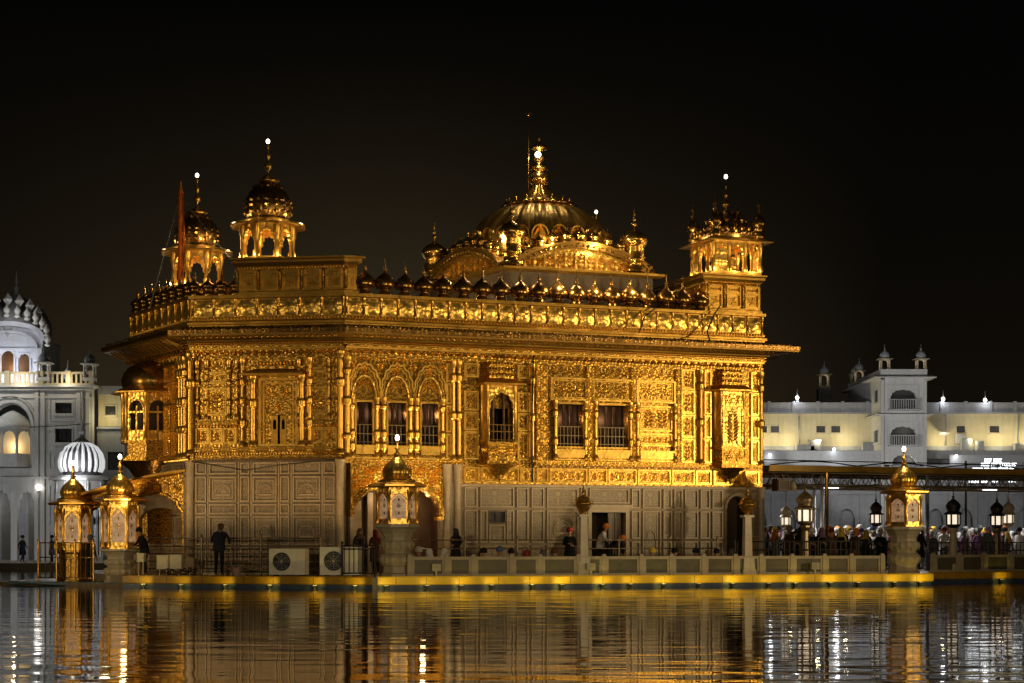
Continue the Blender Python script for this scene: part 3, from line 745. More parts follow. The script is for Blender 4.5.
pparapet(MF, .05, 16.5, 26, 9.48, 10.12, GOLDP); pparapet(MA, .1, 5.6, 7, 9.48, 10.12, GOLDP); pparapet(MBK, .05, 5.95, 9, 9.48, 10.12, GOLDP)

# cupolas along the parapet
def cupola_mesh():
    m = MB()
    m.lathe([(.21,0),(.21,.10),(.16,.13),(.16,.20),(.24,.235)], seg=16)
    m.lathe([(.20,.215),(.30,.235),(.345,.275),(.362,.33),(.362,.40),(.345,.47),(.31,.54),(.255,.605),(.185,.665),(.115,.72),(.06,.775),(.045,.85)], seg=32, ribs=16, amp=.06)
    m.lathe([(.05,.83),(.085,.87),(.03,.92),(.06,.96),(.02,1.02),(.010,1.28)], seg=8)
    return m.mesh('cupola', [GOLDD])
CUP = cupola_mesh()
first = None
def cupola(M, s=1.0, mesh=None, name='cupola', parent=None):
    return obj(name, mesh or CUP, None, parent or temple, M @ Matrix.Scale(s,4))
for k in range(19):
    x = .78+(13.95-.78)*k/18; cupola(MF @ Matrix.Translation((x+random.uniform(-.02,.02),.16,10.25)) @ Matrix.Rotation(random.uniform(-.03,.03),4,'Y') @ Matrix.Rotation(random.uniform(0,.4),4,'Z'), random.uniform(.95,1.05))
def bud_mesh():
    m = MB(); m.lathe([(.22,0),(.25,.1),(.2,.16),(.22,.3),(.27,.34),(.25,.42),(.16,.52),(.05,.6),(.04,.68),(.06,.74),(.02,.8),(.008,.98)], seg=20, ribs=10, amp=.1)
    return m.mesh('cupola', [GOLDD])
BUD = bud_mesh(); BUDL = BUD.copy(); BUDL.materials.clear(); BUDL.materials.append(GOLDM)
for k in range(8): cupola(MBK @ Matrix.Translation((.3+.74*k,.16,10.25)), 1.0, BUD)
for k in range(4): cupola(MA @ Matrix.Translation((.12+.5*k,.16,10.25)), .95, BUD)

# raised corner blocks under the turrets
def block(pts, z0, z1, faces, mats=(GOLD, GOLDP)):
    m = MB(); m.prism(pts, z0, z1-.02)
    m.sweep(pts, [(-.02,z1-.30),(.04,z1-.30),(.14,z1-.18),(.14,z1-.10),(.2,z1-.06),(.2,z1),(-.02,z1)])
    m.sweep(pts, [(-.02,z0),(.06,z0),(.06,z0+.10),(-.02,z0+.14)])
    o = obj('corner_block', m, GOLDS, temple)
    for a, b in faces:
        M = fm(a, b); L = hypot(b[0]-a[0], b[1]-a[1]); n = max(1, round(L/.78)); q = MB(); q.om = 1
        q.beads(0, L, z1-.36, .045, -.02, .11)
        for k in range(n):
            x0, x1 = L*k/n+.03, L*(k+1)/n-.03
            gpanel(q, x0+.08, x1-.06, z0+.2, (z0+z1)/2-.02, 0, 'scroll', .04); gpanel(q, x0+.08, x1-.06, (z0+z1)/2+.02, z1-.44, 0, 'scroll', .04)
            q.lathe([(.07,z0+.16),(.05,z0+.3),(.06,z0+.6),(.04,z1-.5),(.08,z1-.42)], (x0,-.04,0), 6)
        obj('relief_panel', q, [GOLD, GOLDL], o, M)
    return o
def w2(M, x, y): p = fpt(M, x, y); return (p.x, p.y)
a0 = w2(MA,1.7,.06); a1 = w2(MF,.0,.06); a2 = w2(MF,.46,.06); a3 = w2(MF,.46,4.5); a4 = w2(MA,1.7,4.2)
block([a0,a1,a2,a3,a4], 10.252, 11.55, [(a0,a1),(a1,a2)])
b0 = w2(MF,14.1,.06); b1 = w2(MF,16.46,.06); b2 = w2(MF,16.46,5.6); b3 = w2(MF,14.1,5.6)
block([b0,b1,b2,b3], 10.252, 11.7, [(b0,b1),(b3,b0)])

# ---- turrets
def bulb(parent, M, z, r=.07):
    m = MB(); m.sphere((0,0,z), r, 10, 6, 1.25); obj('lamp_bulb', m, BULB, parent, M)
def turret(M, r, zc, zd, zf, n=8, sq=False):
    """open pavilion: plinth, columns with cusped arches, eave, ribbed dome, finial with lamp"""
    o = MB(); poly = [(r*1.04*cos(2*pi*(k+.5)/n), r*1.04*sin(2*pi*(k+.5)/n)) for k in range(n)]
    o.prism(poly, 0, .12); o.prism([(x*.95,y*.95) for x,y in poly], .12, .2)
    t = obj('turret', o, GOLDS, temple, M)
    cs = [(r*.92*cos(2*pi*(k+.5)/n), r*.92*sin(2*pi*(k+.5)/n)) for k in range(n)]
    for x, y in cs:
        c = MB(); c.lathe([(.14,.2),(.14,.38),(.09,.44),(.095,zc-.5),(.14,zc-.40),(.14,zc-.1)], (x,y,0), 8); obj('column', c, GOLDS, t, M)
    a = MB()
    for k in range(n):
        p, q = cs[k], cs[(k+1) % n]; L = hypot(q[0]-p[0], q[1]-p[1]); Mk = fm(p, q)
        s = MB(); s.arch(.0, L, zc-.66, zc-.02, .12, L-.12, cusped(.12, L-.12, zc-.64, .38, 5, .14, 24), -.05, .05); s.band(cusped(.12, L-.12, zc-.64, .38, 5, .14, 24), .05, -.08, -.05); s.rosette(L/2, zc-.14, .09, .04, -.05, 6)
        a.add([Mk @ Vector(v) for v in s.v], s.f)
    obj('arcade', a, GOLDP, t, M)
    e = MB(); ep = [(r*cos(2*pi*(k+.5)/n), r*sin(2*pi*(k+.5)/n)) for k in range(n)]
    e.sweep(ep, [(-.1,zc-.02),(.38,zc-.10),(.40,zc-.05),(.0,zc+.12),(-.1,zc+.12)]); e.prism(ep, zc-.02, zc+.1)
    obj('eave', e, GOLDS, t, M)
    d = MB(); d.om = 1; R = r*.77; h = zd-zc-.12
    d.lathe([(R*1.02,zc+.1),(R*1.05,zc+.2),(R*.96,zc+.25)], seg=32)
    d.lathe([(R*f, zc+.22+h*g) for f, g in ((.92,0),(1.0,.10),(1.04,.22),(1.03,.36),(.95,.52),(.82,.66),(.64,.76),(.60,.79),(.46,.82),(.34,.92),(.25,1.0))], seg=48, ribs=16, amp=.12)
    for q, (rr, zz, nn, ln) in enumerate(((1.02,.06,16,.26),(1.02,.22,16,.26),(1.0,.36,16,.22),(.60,.74,14,.2))):
        for k in range(nn):
            an = 2*pi*k/nn; s = MB(); s.leaf(0, 0, pi/2, ln, ln*.8, .08, 0)
            Mk = Matrix.Rotation(an,4,'Z') @ Matrix.Translation((0,-R*rr-.02,zc+.2+h*zz))
            d.add([Mk @ Vector(v) for v in s.v], s.f)
    obj('dome', d, [GOLDD, GOLDL], t, M)
    f = MB(); H_ = zf-zd
    f.lathe([(R*.42,zd-.02),(R*.5,zd+.06),(R*.3,zd+.12),(R*.22,zd+.2)], seg=16, ribs=8, amp=.2)
    f.lathe([(a_*R*.85, zd+.16+b_*(H_-.2)/1.25) for a_, b_ in KALASH[1:]], seg=12)
    obj('finial', f, GOLDS, t, M)
    bulb(t, M, zf-.02)
    return t
turret(T(-8.84,65.2,11.56,radians(5)), 1.02, 1.44, 3.0, 4.5)
turret(T(-12.07,69.0,11.1,radians(10)), 1.02, 1.55, 3.0, 4.5)
m = MB(); m.box(-1.3,1.3,-1.3,1.3,-1.9,-.0); obj('turret_base', m, GOLD, temple, T(-12.07,69.0,11.1,radians(10)))
# square turret at the right corner
def square_turret(M, w, d_):
    zc = 1.30
    o = MB(); o.box(-w/2,w/2,-d_/2,d_/2,0,.14); t = obj('turret', o, GOLDS, temple, M)
    sides = [((-w/2,-d_/2),(w/2,-d_/2),3),((w/2,-d_/2),(w/2,d_/2),3),((w/2,d_/2),(-w/2,d_/2),3),((-w/2,d_/2),(-w/2,-d_/2),3)]
    a = MB()
    for p, q, n in sides:
        Mk = fm(p, q); L = hypot(q[0]-p[0], q[1]-p[1])
        for k in range(n):
            x0, x1 = L*k/n, L*(k+1)/n; s = MB()
            s.arch(x0, x1, zc-.55, zc-.02, x0+.09, x1-.09, cusped(x0+.09, x1-.09, zc-.52, .38, 5, .12, 24), .02, .12)
            if n == 3 and k == 0: s.box(x0+.09, x1-.09, .06, .1, .14, zc-.3)
            a.add([Mk @ Vector(v) for v in s.v], s.f)
            c = MB(); c.lathe([(.11,.14),(.11,.3),(.075,.36),(.08,zc-.45),(.11,zc-.36),(.11,zc-.1)], (x0,.07,0), 8); obj('column', c, GOLDS, t, M @ Mk)
    obj('arcade', a, GOLDP, t, M)
    e = MB(); ep = [(-w/2,-d_/2),(w/2,-d_/2),(w/2,d_/2),(-w/2,d_/2)]
    e.sweep(ep, [(-.1,zc-.02),(.34,zc-.06),(.36,zc-.02),(.0,zc+.14),(-.1,zc+.14)]); e.prism(ep, zc-.02, zc+.12); obj('eave', e, GOLDS, t, M)
    p = MB(); p.sweep([(x*.95,y*.95) for x,y in ep], [(-.1,zc+.12),(.0,zc+.12),(.0,zc+.3),(-.1,zc+.3)])
    for p0, q0, n in sides:
        for k in range(n*2): u = (k+.5)/(n*2); p.lathe([(.09,0),(.11,.05),(.05,.1),(.09,.18),(.1,.24),(.04,.33),(.01,.42)], ((p0[0]+(q0[0]-p0[0])*u)*.95,(p0[1]+(q0[1]-p0[1])*u)*.95,zc+.28), 8)
    obj('parapet', p, GOLDD, t, M)
    d = MB(); d.om = 1; R = .80
    d.lathe([(R*f, zc+.2+1.05*g) for f, g in ((.9,0),(1.0,.10),(1.05,.22),(1.03,.38),(.93,.54),(.80,.68),(.62,.78),(.45,.84),(.32,.93),(.24,1.0))], seg=48, ribs=16, amp=.12)
    for rr, zz, nn, ln in ((1.0,.2,14,.32),(.93,.5,14,.26),(.6,.84,10,.24)):
        for k in range(nn):
            s = MB(); s.leaf(0,0,pi/2,ln,ln*.8,.09,0); Mk = Matrix.Rotation(2*pi*k/nn,4,'Z') @ Matrix.Translation((0,-R*rr-.02,zc+.2+1.05*zz)); d.add([Mk @ Vector(v) for v in s.v], s.f)
    obj('dome', d, [GOLDD, GOLDL], t, M)
    f = MB(); f.lathe([(a_*.62, zc+1.16+b_*1.0) for a_, b_ in KALASH[1:]], seg=12); obj('finial', f, GOLDD, t, M); bulb(t, M, zc+2.62)
    for sx in (-1,1):
        for sy in (-1,1):
            k = MB(); k.lathe([(.2,0),(.24,.1),(.16,.2),(.17,.4),(.27,.5),(.28,.6),(.2,.75),(.1,.88),(.05,.95),(.1,1.05),(.04,1.15),(.09,1.25),(.02,1.4),(.01,1.7)], (sx*w*.46,sy*d_*.47,zc+.12), 12, 8, .1)
            obj('corner_kiosk', k, GOLDD, t, M)
c0 = fpt(MF, 15.48, 1.0)
square_turret(T(c0.x,c0.y,11.7,radians(20.9)), 2.05, 1.95)

# ---- central pavilion with the great dome
C0 = Vector((-.19,67.0)); RV = Vector((5.6,2.14)); LV = Vector((-3.09,5.14))
q0, q1, q2, q3 = C0, C0+RV, C0+RV+LV, C0+LV
Q = [(p.x,p.y) for p in (q0,q1,q2,q3)]
m = MB(); m.prism(Q, 9.3, 11.62); pav = obj('dome_pavilion', m, stone('pavilion_marble', (.085,.055,.028), .3, .5), temple)
m = MB(); m.sweep(Q, [(-.05,11.62),(.22,11.62),(.3,11.7),(.3,11.78),(.0,11.84),(-.05,11.84)]); obj('cornice', m, GOLDS, pav)
for a, b in ((q0,q1),(q1,q2),(q2,q3),(q3,q0)):
    M = fm((a.x,a.y),(b.x,b.y)); L = (b-a).length; g = MB()
    arc = [(.35+(L-.7)*i/24, 11.80+.86*sin(pi*i/24)**.75) for i in range(25)]
    vs = []; fs = []
    for x, z in arc: vs += [(x,0,11.79),(x,0,z)]
    for i in range(24): fs.append((2*i,2*i+2,2*i+3,2*i+1))
    g.add(vs, fs)
    for k in range(11):
        x = .7+(L-1.4)*(k+.5)/11; zt = 11.80+.66*sin(pi*(x-.35)/(L-.7))**.75
        if zt > 12.0: g.om = None; g.plant(x, 11.84, zt, .46, 0, .08); g.box(x-.27, x-.23, -.06, 0, 11.8, zt-.03)
    g.band(cusped(.45, L-.45, 11.82, .74, 13, .05, 78), .06, -.09, 0)
    obj('gable_panel', g, GOLDP, pav, M)
    g = MB(); g.band(arc, .13, -.20, .5); g.band(cusped(.30, L-.30, 11.80, .92, 15, .045, 90), .07, -.26, -.12, .0); g.band(arc, .07, -.27, .3, .131)
    for i in range(1,72):
        u = i/72*24; k0 = int(u); f_ = u-k0; x = arc[k0][0]*(1-f_)+arc[min(k0+1,24)][0]*f_; z = arc[k0][1]*(1-f_)+arc[min(k0+1,24)][1]*f_
        g.box(x-.03, x+.03, -.24, -.1, z-.07, z-.0)
    for i in range(1,24):
        x, z = arc[i]; g.leaf(x-.07, z+.02, 0, .14, .14, .05, -.28)
    obj('curved_eave', g, GOLDE, pav, M)
    for k in range(9):
        x = .75+(L-1.5)*k/8; z = 11.98+.84*sin(pi*(x-.35)/(L-.7))**.75
        cupola(M @ Matrix.Translation((x,.05,z)), .8, BUDL, 'small_cupola', pav)
for p, mv in ((q0,RV*.03-LV*.0),(q1,-RV*.13),(q2,-RV*.1),(q3,-LV*.06)):
    p = p+mv; M = T(p.x,p.y,11.84) ; t = MB()
    t.lathe([(.46,0),(.46,.1),(.30,.16),(.30,.34),(.40,.42),(.40,.5),(.36,.55),(.40,.7),(.34,.82),(.38,.86),(.34,.95),(.44,1.05),(.47,1.12)], seg=32, ribs=12, amp=.1)
    t.lathe([(.44,1.12),(.5,1.2),(.46,1.34),(.3,1.5),(.12,1.6),(.06,1.66)], seg=32, ribs=16, amp=.1)
    t.lathe([(a_*.5, 1.62+b_*.55) for a_, b_ in KALASH[1:]], seg=10)
    obj('corner_minaret', t, GOLDM, pav, M)
DC = (q0+q2)/2
MD = T(DC.x, DC.y, 12.1)
m = MB(); m.lathe([(2.75,-.4),(2.75,.35),(2.62,.42)], seg=64); obj('drum', m, GOLD, pav, MD)
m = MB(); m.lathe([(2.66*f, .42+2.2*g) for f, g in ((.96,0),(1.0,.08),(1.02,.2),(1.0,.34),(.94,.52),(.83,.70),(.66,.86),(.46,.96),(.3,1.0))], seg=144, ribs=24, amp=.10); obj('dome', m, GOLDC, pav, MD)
m = MB()
for k in range(24):   # lotus petals round the foot of the dome
    s = MB(); s.leaf(0,0,pi/2,1.0,.66,.16,0); s.band(semi(-.3,.3,.45,.5,10,.8), .05, -.14, .0); s.leaf(0,.15,pi/2,.7,.4,.2,-.02); Mk = Matrix.Rotation(2*pi*k/24,4,'Z') @ Matrix.Translation((0,-2.72,.42)); m.add([Mk @ Vector(v) for v in s.v], s.f)
obj('petal_ring', m, GOLDS, pav, MD)
m = MB(); m.lathe([(1.0,2.56),(1.38,2.54),(1.32,2.66),(.86,2.80),(.55,3.05),(.3,3.4)], seg=48, ribs=16, amp=.25)
for k in range(16):
    an = 2*pi*k/16; m.lathe([(.03,0),(.06,.05),(.02,.1),(.05,.16),(.01,.26)], (1.28*cos(an),1.28*sin(an),2.6), 6)
m.lathe([(.22,3.3),(.36,3.5),(.44,3.68),(.36,3.84),(.22,3.95),(.34,4.02),(.36,4.1),(.12,4.2),(.10,4.3),(.22,4.42),(.24,4.5),(.10,4.62),(.08,4.72),(.3,4.82),(.32,4.9),(.2,5.0),(.06,5.05),(.03,5.15),(.06,5.2),(.01,5.36)], seg=20)
obj('finial', m, GOLDM, pav, MD)
m = MB(); m.sphere((-.05,-.32,4.56), .12, 12, 8); obj('lamp_bulb', m, BULB, pav, MD)
m = MB(); m.tube([(-.42,-.2,2.9),(-.42,-.2,6.25)], .022); m.lathe([(.02,0),(.07,.04),(.02,.1)], (-.42,-.2,6.1), 8); m.box(-.55,-.29,-.21,-.19,6.18,6.2); obj('mast', m, BRASS, pav, MD)
m = MB(); m.lathe([(.05,0),(.04,1.1),(.06,1.15)], seg=8); g_ = obj('roof_lamp', m, BRASS, temple, T(3.35,71.6,13.4)); bulb(g_, T(3.35,71.6,13.4), 1.25, .06)
# porch of the water steps on the far left
def porch(p, q, zl, zr):
    M = fm(p, q); L = hypot(q[0]-p[0], q[1]-p[1]); m = MB()
    def top(x): return zl+(zr-zl)*x/L + .10*sin(pi*x/L)
    for a, b in ((.25,1.75),(1.95,L-.3)):
        h = cusped(a, b, ZP+1.95, (top((a+b)/2)-ZP-2.5), 7, .06, 30); n = len(h); vs = []; fs = []
        for x, z in h: vs += [(x,-.02,z),(x,-.02,top(x)),(x,.2,z),(x,.2,top(x))]
        for i in range(n-1): k = 4*i; fs += [(k,k+4,k+5,k+1),(k+2,k+3,k+7,k+6),(k,k+2,k+6,k+4),(k+1,k+5,k+7,k+3)]
        m.add(vs, fs); m.band(h, .08, -.09, -.02)
        for i in range(2,n-2,3): m.rosette(h[i][0], (h[i][1]+top(h[i][0]))/2+.04, .11, .05, -.02, 6)
    for a, b in ((0,.25),(1.75,1.95),(L-.3,L)):
        m.add([(a,-.06,ZP-.2),(b,-.06,ZP-.2),(b,-.06,top(b)),(a,-.06,top(a)),(a,.25,ZP-.2),(b,.25,ZP-.2),(b,.25,top(b)),(a,.25,top(a))], [(0,1,2,3),(4,7,6,5),(0,3,7,4),(1,5,6,2),(3,2,6,7)])
    o = obj('porch', m, GOLD, temple, M)
    e = MB(); vs = []; fs = []; nn = 10
    for i in range(nn+1):
        x = -.25+(L+.4)*i/nn; z = top(min(max(x,0),L)); vs += [(x,-.55,z-.02),(x,-.55,z+.06),(x,.5,z+.22),(x,.5,z-.0)]
    for i in range(nn): k = 4*i; fs += [(k,k+4,k+5,k+1),(k+1,k+5,k+6,k+2),(k,k+3,k+7,k+4),(k+2,k+6,k+7,k+3)]
    fs += [(0,1,2,3),(4*nn,4*nn+3,4*nn+2,4*nn+1)]; e.add(vs, fs); obj('hood', e, GOLDS, o, M)
    k = MB(); k.box(1.98, L-.32, .55, .6, ZP+.6, ZP+3.2); k.mi = 1; k.arch(2.0, L-.32, ZP+1.1, ZP+2.9, 2.3, L-.6, semi(2.3, L-.6, ZP+1.9, .5, 14), .4, .55); k.box(2.0, L-.32, .4, .55, ZP, ZP+1.1)
    obj('inner_wall', k, [GOLD, MARBF], o, M)
porch((-15.9,66.4), (-11.5,64.35), 3.15, 4.05)
# cables hung across the gilded front
for pts in ([(.1,-.2,4.38),(1.2,-.3,4.2),(2.1,-.3,4.05),(3.2,-.25,4.22),(5.4,-.2,4.42)], [(.05,-.2,8.3),(.0,-.22,6.2),(.06,-.2,4.3),(.1,-.15,1.0)], [(.2,-1.2,8.75),(.24,-.7,8.2),(.2,-.2,7.9),(.22,-.2,4.4)]): m = MB(); m.tube(pts, .02); obj('cable', m, CABLE, temple, MA)
for pts in ([(11.9,-.3,10.25),(11.4,-.35,9.9),(10.9,-.9,9.2)], [(14.6,-.3,10.5),(14.3,-.3,10.1),(13.9,-.5,9.4),(13.7,-1.1,9.0)], [(6.98,-.3,8.3),(6.96,-.2,6.0),(6.98,-.2,3.7)]): m = MB(); m.tube(pts, .03); obj('cable', m, CABLE, temple, MF)

# ------------------------------------------------------------------ pool, platform, far banks
F0 = (-4.4,58.8); F1 = (14.9,64.1); L1 = (-13.2,61.2); R1 = (15.5,67.2); R2 = (42.0,77.4)
ME = fm(F0, F1); LE = hypot(F1[0]-F0[0], F1[1]-F0[1]); ML = fm(L1, F0); LL = hypot(F0[0]-L1[0], F0[1]-L1[1]); MR = fm(R1, R2)
plat = [L1, F0, F1, R1, R2, (40.0,82.4), (8,88), (-13,82), (-17.8,71.0), (-14.6,64.6)]
m = MB(); m.prism(plat, -.6, ZP); struct('platform', m, PAVE)
def edge(name, pl, mat):
    m = MB(); m.sweep(pl, [(-.05,.13),(.07,.13),(.10,.16),(.10,.37),(.06,.405),(-.05,.405)], False); m.mi = 1
    m.sweep(pl, [(-.05,-.5),(.03,-.5),(.03,.128),(-.05,.128)], False)
    for a, b in zip(pl, pl[1:]):
        M = fm(a, b); L = hypot(b[0]-a[0], b[1]-a[1]); q = MB(); rr = random.Random(int(L*10)); x = .6
        while x < min(L, 24): q.box(x-.008, x+.008, -.103, -.08, .14, .37); q.box(x+.3, x+.32, -.034, -.01, -.3, .125); x += rr.uniform(1.0,1.5)
        m.add([M @ Vector(v) for v in q.v], q.f)
    struct(name, m, [mat, BLUE])
edge('platform_edge', [F0, F1, (F1[0]+.03,F1[1]+.4)], YELLOW)
edge('platform_edge', [(-13.2,61.22), (F0[0]-.16,F0[1]+.04)], YELLOW2)
edge('platform_edge', [(R1[0]+.1,R1[1]+.04), R2], YELLOW2)
m = MB(); m.prism([(-18.4,64.6),(-13.3,61.6),(-13.2,66.0),(-15.0,70.0),(-18.6,71.5)], -.6, .10); struct('water_steps', m, MARB)
m = MB(); m.add([(-260,-60,0),(260,-60,0),(260,105,0),(-260,105,0)], [(0,1,2,3)])
mw, nt, b = newmat('pool_water')
b.inputs['Base Color'].default_value = (.006,.007,.006,1); b.inputs['Roughness'].default_value = .03; b.inputs['IOR'].default_value = 1.5
co = N(nt, 'ShaderNodeTexCoord').outputs['Object']
mp = N(nt, 'ShaderNodeMapping'); mp.inputs['Scale'].default_value = (.34,1.0,1); nt.links.new(co, mp.inputs[0])
w1 = noise(nt, mp.outputs[0], 1.15, 2, .45); w2_ = noise(nt, mp.outputs[0], 2.6, 2, .5); w3 = noise(nt, mp.outputs[0], .12, 2)
hh = mth(nt,'ADD', mth(nt,'MULTIPLY',w1,.9), mth(nt,'MULTIPLY', w2_, mth(nt,'ADD',mth(nt,'MULTIPLY',ramp(nt,w3,.4,.62),.26),.03)))
bp = N(nt, 'ShaderNodeBump', i_Strength=1.0, i_Distance=.018); nt.links.new(hh, bp.inputs['Height']); nt.links.new(bp.outputs[0], b.inputs['Normal'])
struct('water', m, mw)
m = MB(); m.add([(-400,-80,-.7),(400,-80,-.7),(400,700,-.7),(-400,700,-.7)], [(0,1,2,3)]); struct('ground', m, plain('dark_ground', (.05,.05,.05), .8))
m = MB(); m.box(-200, 200, 98, 420, -.6, .28); struct('promenade', m, PAVE)
m = MB(); m.box(-200, 200, 97.9, 98.3, -.5, .34); struct('promenade_kerb', m, stone('kerb_stone', (.2,.18,.15)))

# step lights on the edge of the platform
m = MB(); m.box(-.035,.035,-.03,.10,-.10,.03); m.box(-.08,.08,-.09,-.0,.02,.06); SLM = m.mesh('step_light', [BLACK])
m = MB(); m.box(-.06,.06,-.08,-.02,.061,.066); SLP = m.mesh('lens', [glow('step_light_lens', (1,.80,.25), 1.2)])
def lamp(name, kind, loc, power, col, radius=.1, target=None, cone=None, blend=.3):
    l = bpy.data.lights.new(name, kind); l.energy = power; l.color = col
    if kind != 'SUN': l.shadow_soft_size = radius
    o = bpy.data.objects.new(name, l); COL.objects.link(o); o.location = loc
    if target: o.rotation_euler = (Vector(target)-Vector(loc)).to_track_quat('-Z','Y').to_euler()
    if cone: l.spot_size = radians(cone); l.spot_blend = blend
    return o
n = 17
for k in range(n+8):
    if k < n: p = fpt(ME, .35+(LE-.7)*k/(n-1)+random.uniform(-.15,.15), -.16, .05)
    elif k < n+2: p = fpt(MR, [3.2,6.2][k-n], -.16, .05)
    else: p = fpt(ML, [.8,2.2,3.8,5.4,7.0,8.4][k-n-2], -.16, .05)  # left edge fittings and beams added to brighten its dark band
    o = obj('step_light', SLM, None, None, T(p.x,p.y,p.z, radians(15)))
    tag(o, 'small black waterline light washing the yellow platform edge', 'step light', 'waterline lights along the platform edge')
    obj('lens', SLP, None, o, None, True)
    lamp('step_glow', 'SPOT', (p.x+.08,p.y-.42,p.z+.10), 8*random.uniform(.5,1.4) if k < n else 8, (1,.78,.12), .03, (p.x+.02,p.y-.02,p.z+.20), 95, 1.0)

# marble balustrade
def balustrade(M, x0, x1, n, label, y=.35):
    p0 = fpt(M, (x0+x1)/2, y, ZP); t = thing('balustrade', label, 'balustrade', p0)
    rr = random.Random(n); xs = [x0+(x1-x0)*k/n+(rr.uniform(-.12,.12) if 0 < k < n else 0) for k in range(n+1)]
    for k, x in enumerate(xs):
        m = MB(); m.box(x-.085,x+.085,y-.08,y+.08,ZP,1.06); m.box(x-.06,x+.06,y-.06,y+.06,1.06,1.12); m.box(x-.10,x+.10,y-.095,y+.095,ZP,.46); obj('post', m, MARBW, t, M)
    for a, b in zip(xs, xs[1:]):
        m = MB(); a += .085; b -= .085
        m.frame(a, b, .40, 1.02, .075, y-.045, y+.045); m.mi = 1; m.box(a+.07, b-.07, y-.015, y+.015, .47, .95); m.mi = 0; m.box(a, b, y-.07, y+.07, 1.0, 1.045)
        obj('panel', m, [MARBW, MARBG], t, M)
    return t
balustrade(ME, 1.15, 18.3, 15, 'low pale marble balustrade with slab panels above the bright yellow edge')
balustrade(MR, .5, 12.0, 10, 'dim marble balustrade of the causeway right of the corner lantern kiosk')
# steel railings behind it
def railing(M, x0, x1, y, zs, step, label, mat=IRON, z0=ZP, bal=0, r=.022):
    t = thing('railing', label, 'railing', fpt(M, (x0+x1)/2, y, z0)); n = max(1, round((x1-x0)/step))
    for k in range(n+1):
        x = x0+(x1-x0)*k/n; m = MB(); m.lathe([(r*1.6,z0),(r*1.6,zs[0]+.04)], (x,y,0), 8); m.sphere((x,y,zs[0]+.09), r*2.2, 8, 5); obj('post', m, mat, t, M)
    for z in zs:
        m = MB(); m.tube([(x0,y,z),(x1,y,z)], r, 8); obj('rail', m, mat, t, M)
    if bal:
        m = MB(); nb = int((x1-x0)/bal)
        for k in range(nb): x = x0+(x1-x0)*(k+.5)/nb; m.box(x-.012,x+.012,y-.012,y+.012,zs[-1],zs[0])
        obj('balusters', m, mat, t, M)
    return t
railing(ME, 1.7, 12.9, 2.5, (1.60,1.30), 1.85, 'steel railing in front of the marble wall behind the balustrade')
railing(ME, 13.2, 19.6, 1.6, (1.55,1.25,.95), 1.6, 'dark steel railing with balusters left of the corner lantern kiosk', BLACK, bal=.2)
railing(MR, .8, 12.5, 1.0, (1.5,1.2,.9), 1.7, 'steel queue railing along the causeway on the right', BLACK, bal=.2)
MA2 = fm((-13.0,62.95),(-6.4,61.9))
railing(MA2, .1, 6.5, 0, (1.66,1.38,1.12,.86,.60), 2.1, 'five bar rusty railing before the plain marble wall', r=.026, bal=.42)
railing(ME, -.95, .15, 1.2, (1.42,1.3,.5), .75, 'black iron gate fence between air conditioner and lantern kiosk', BLACK, bal=.14)
railing(fm((-17.0,64.6),(-14.7,63.6)), .0, 2.4, 0, (1.5,.98,.25), .8, 'brass railing round the small kiosk on the water steps', BRASS, .1, .2)

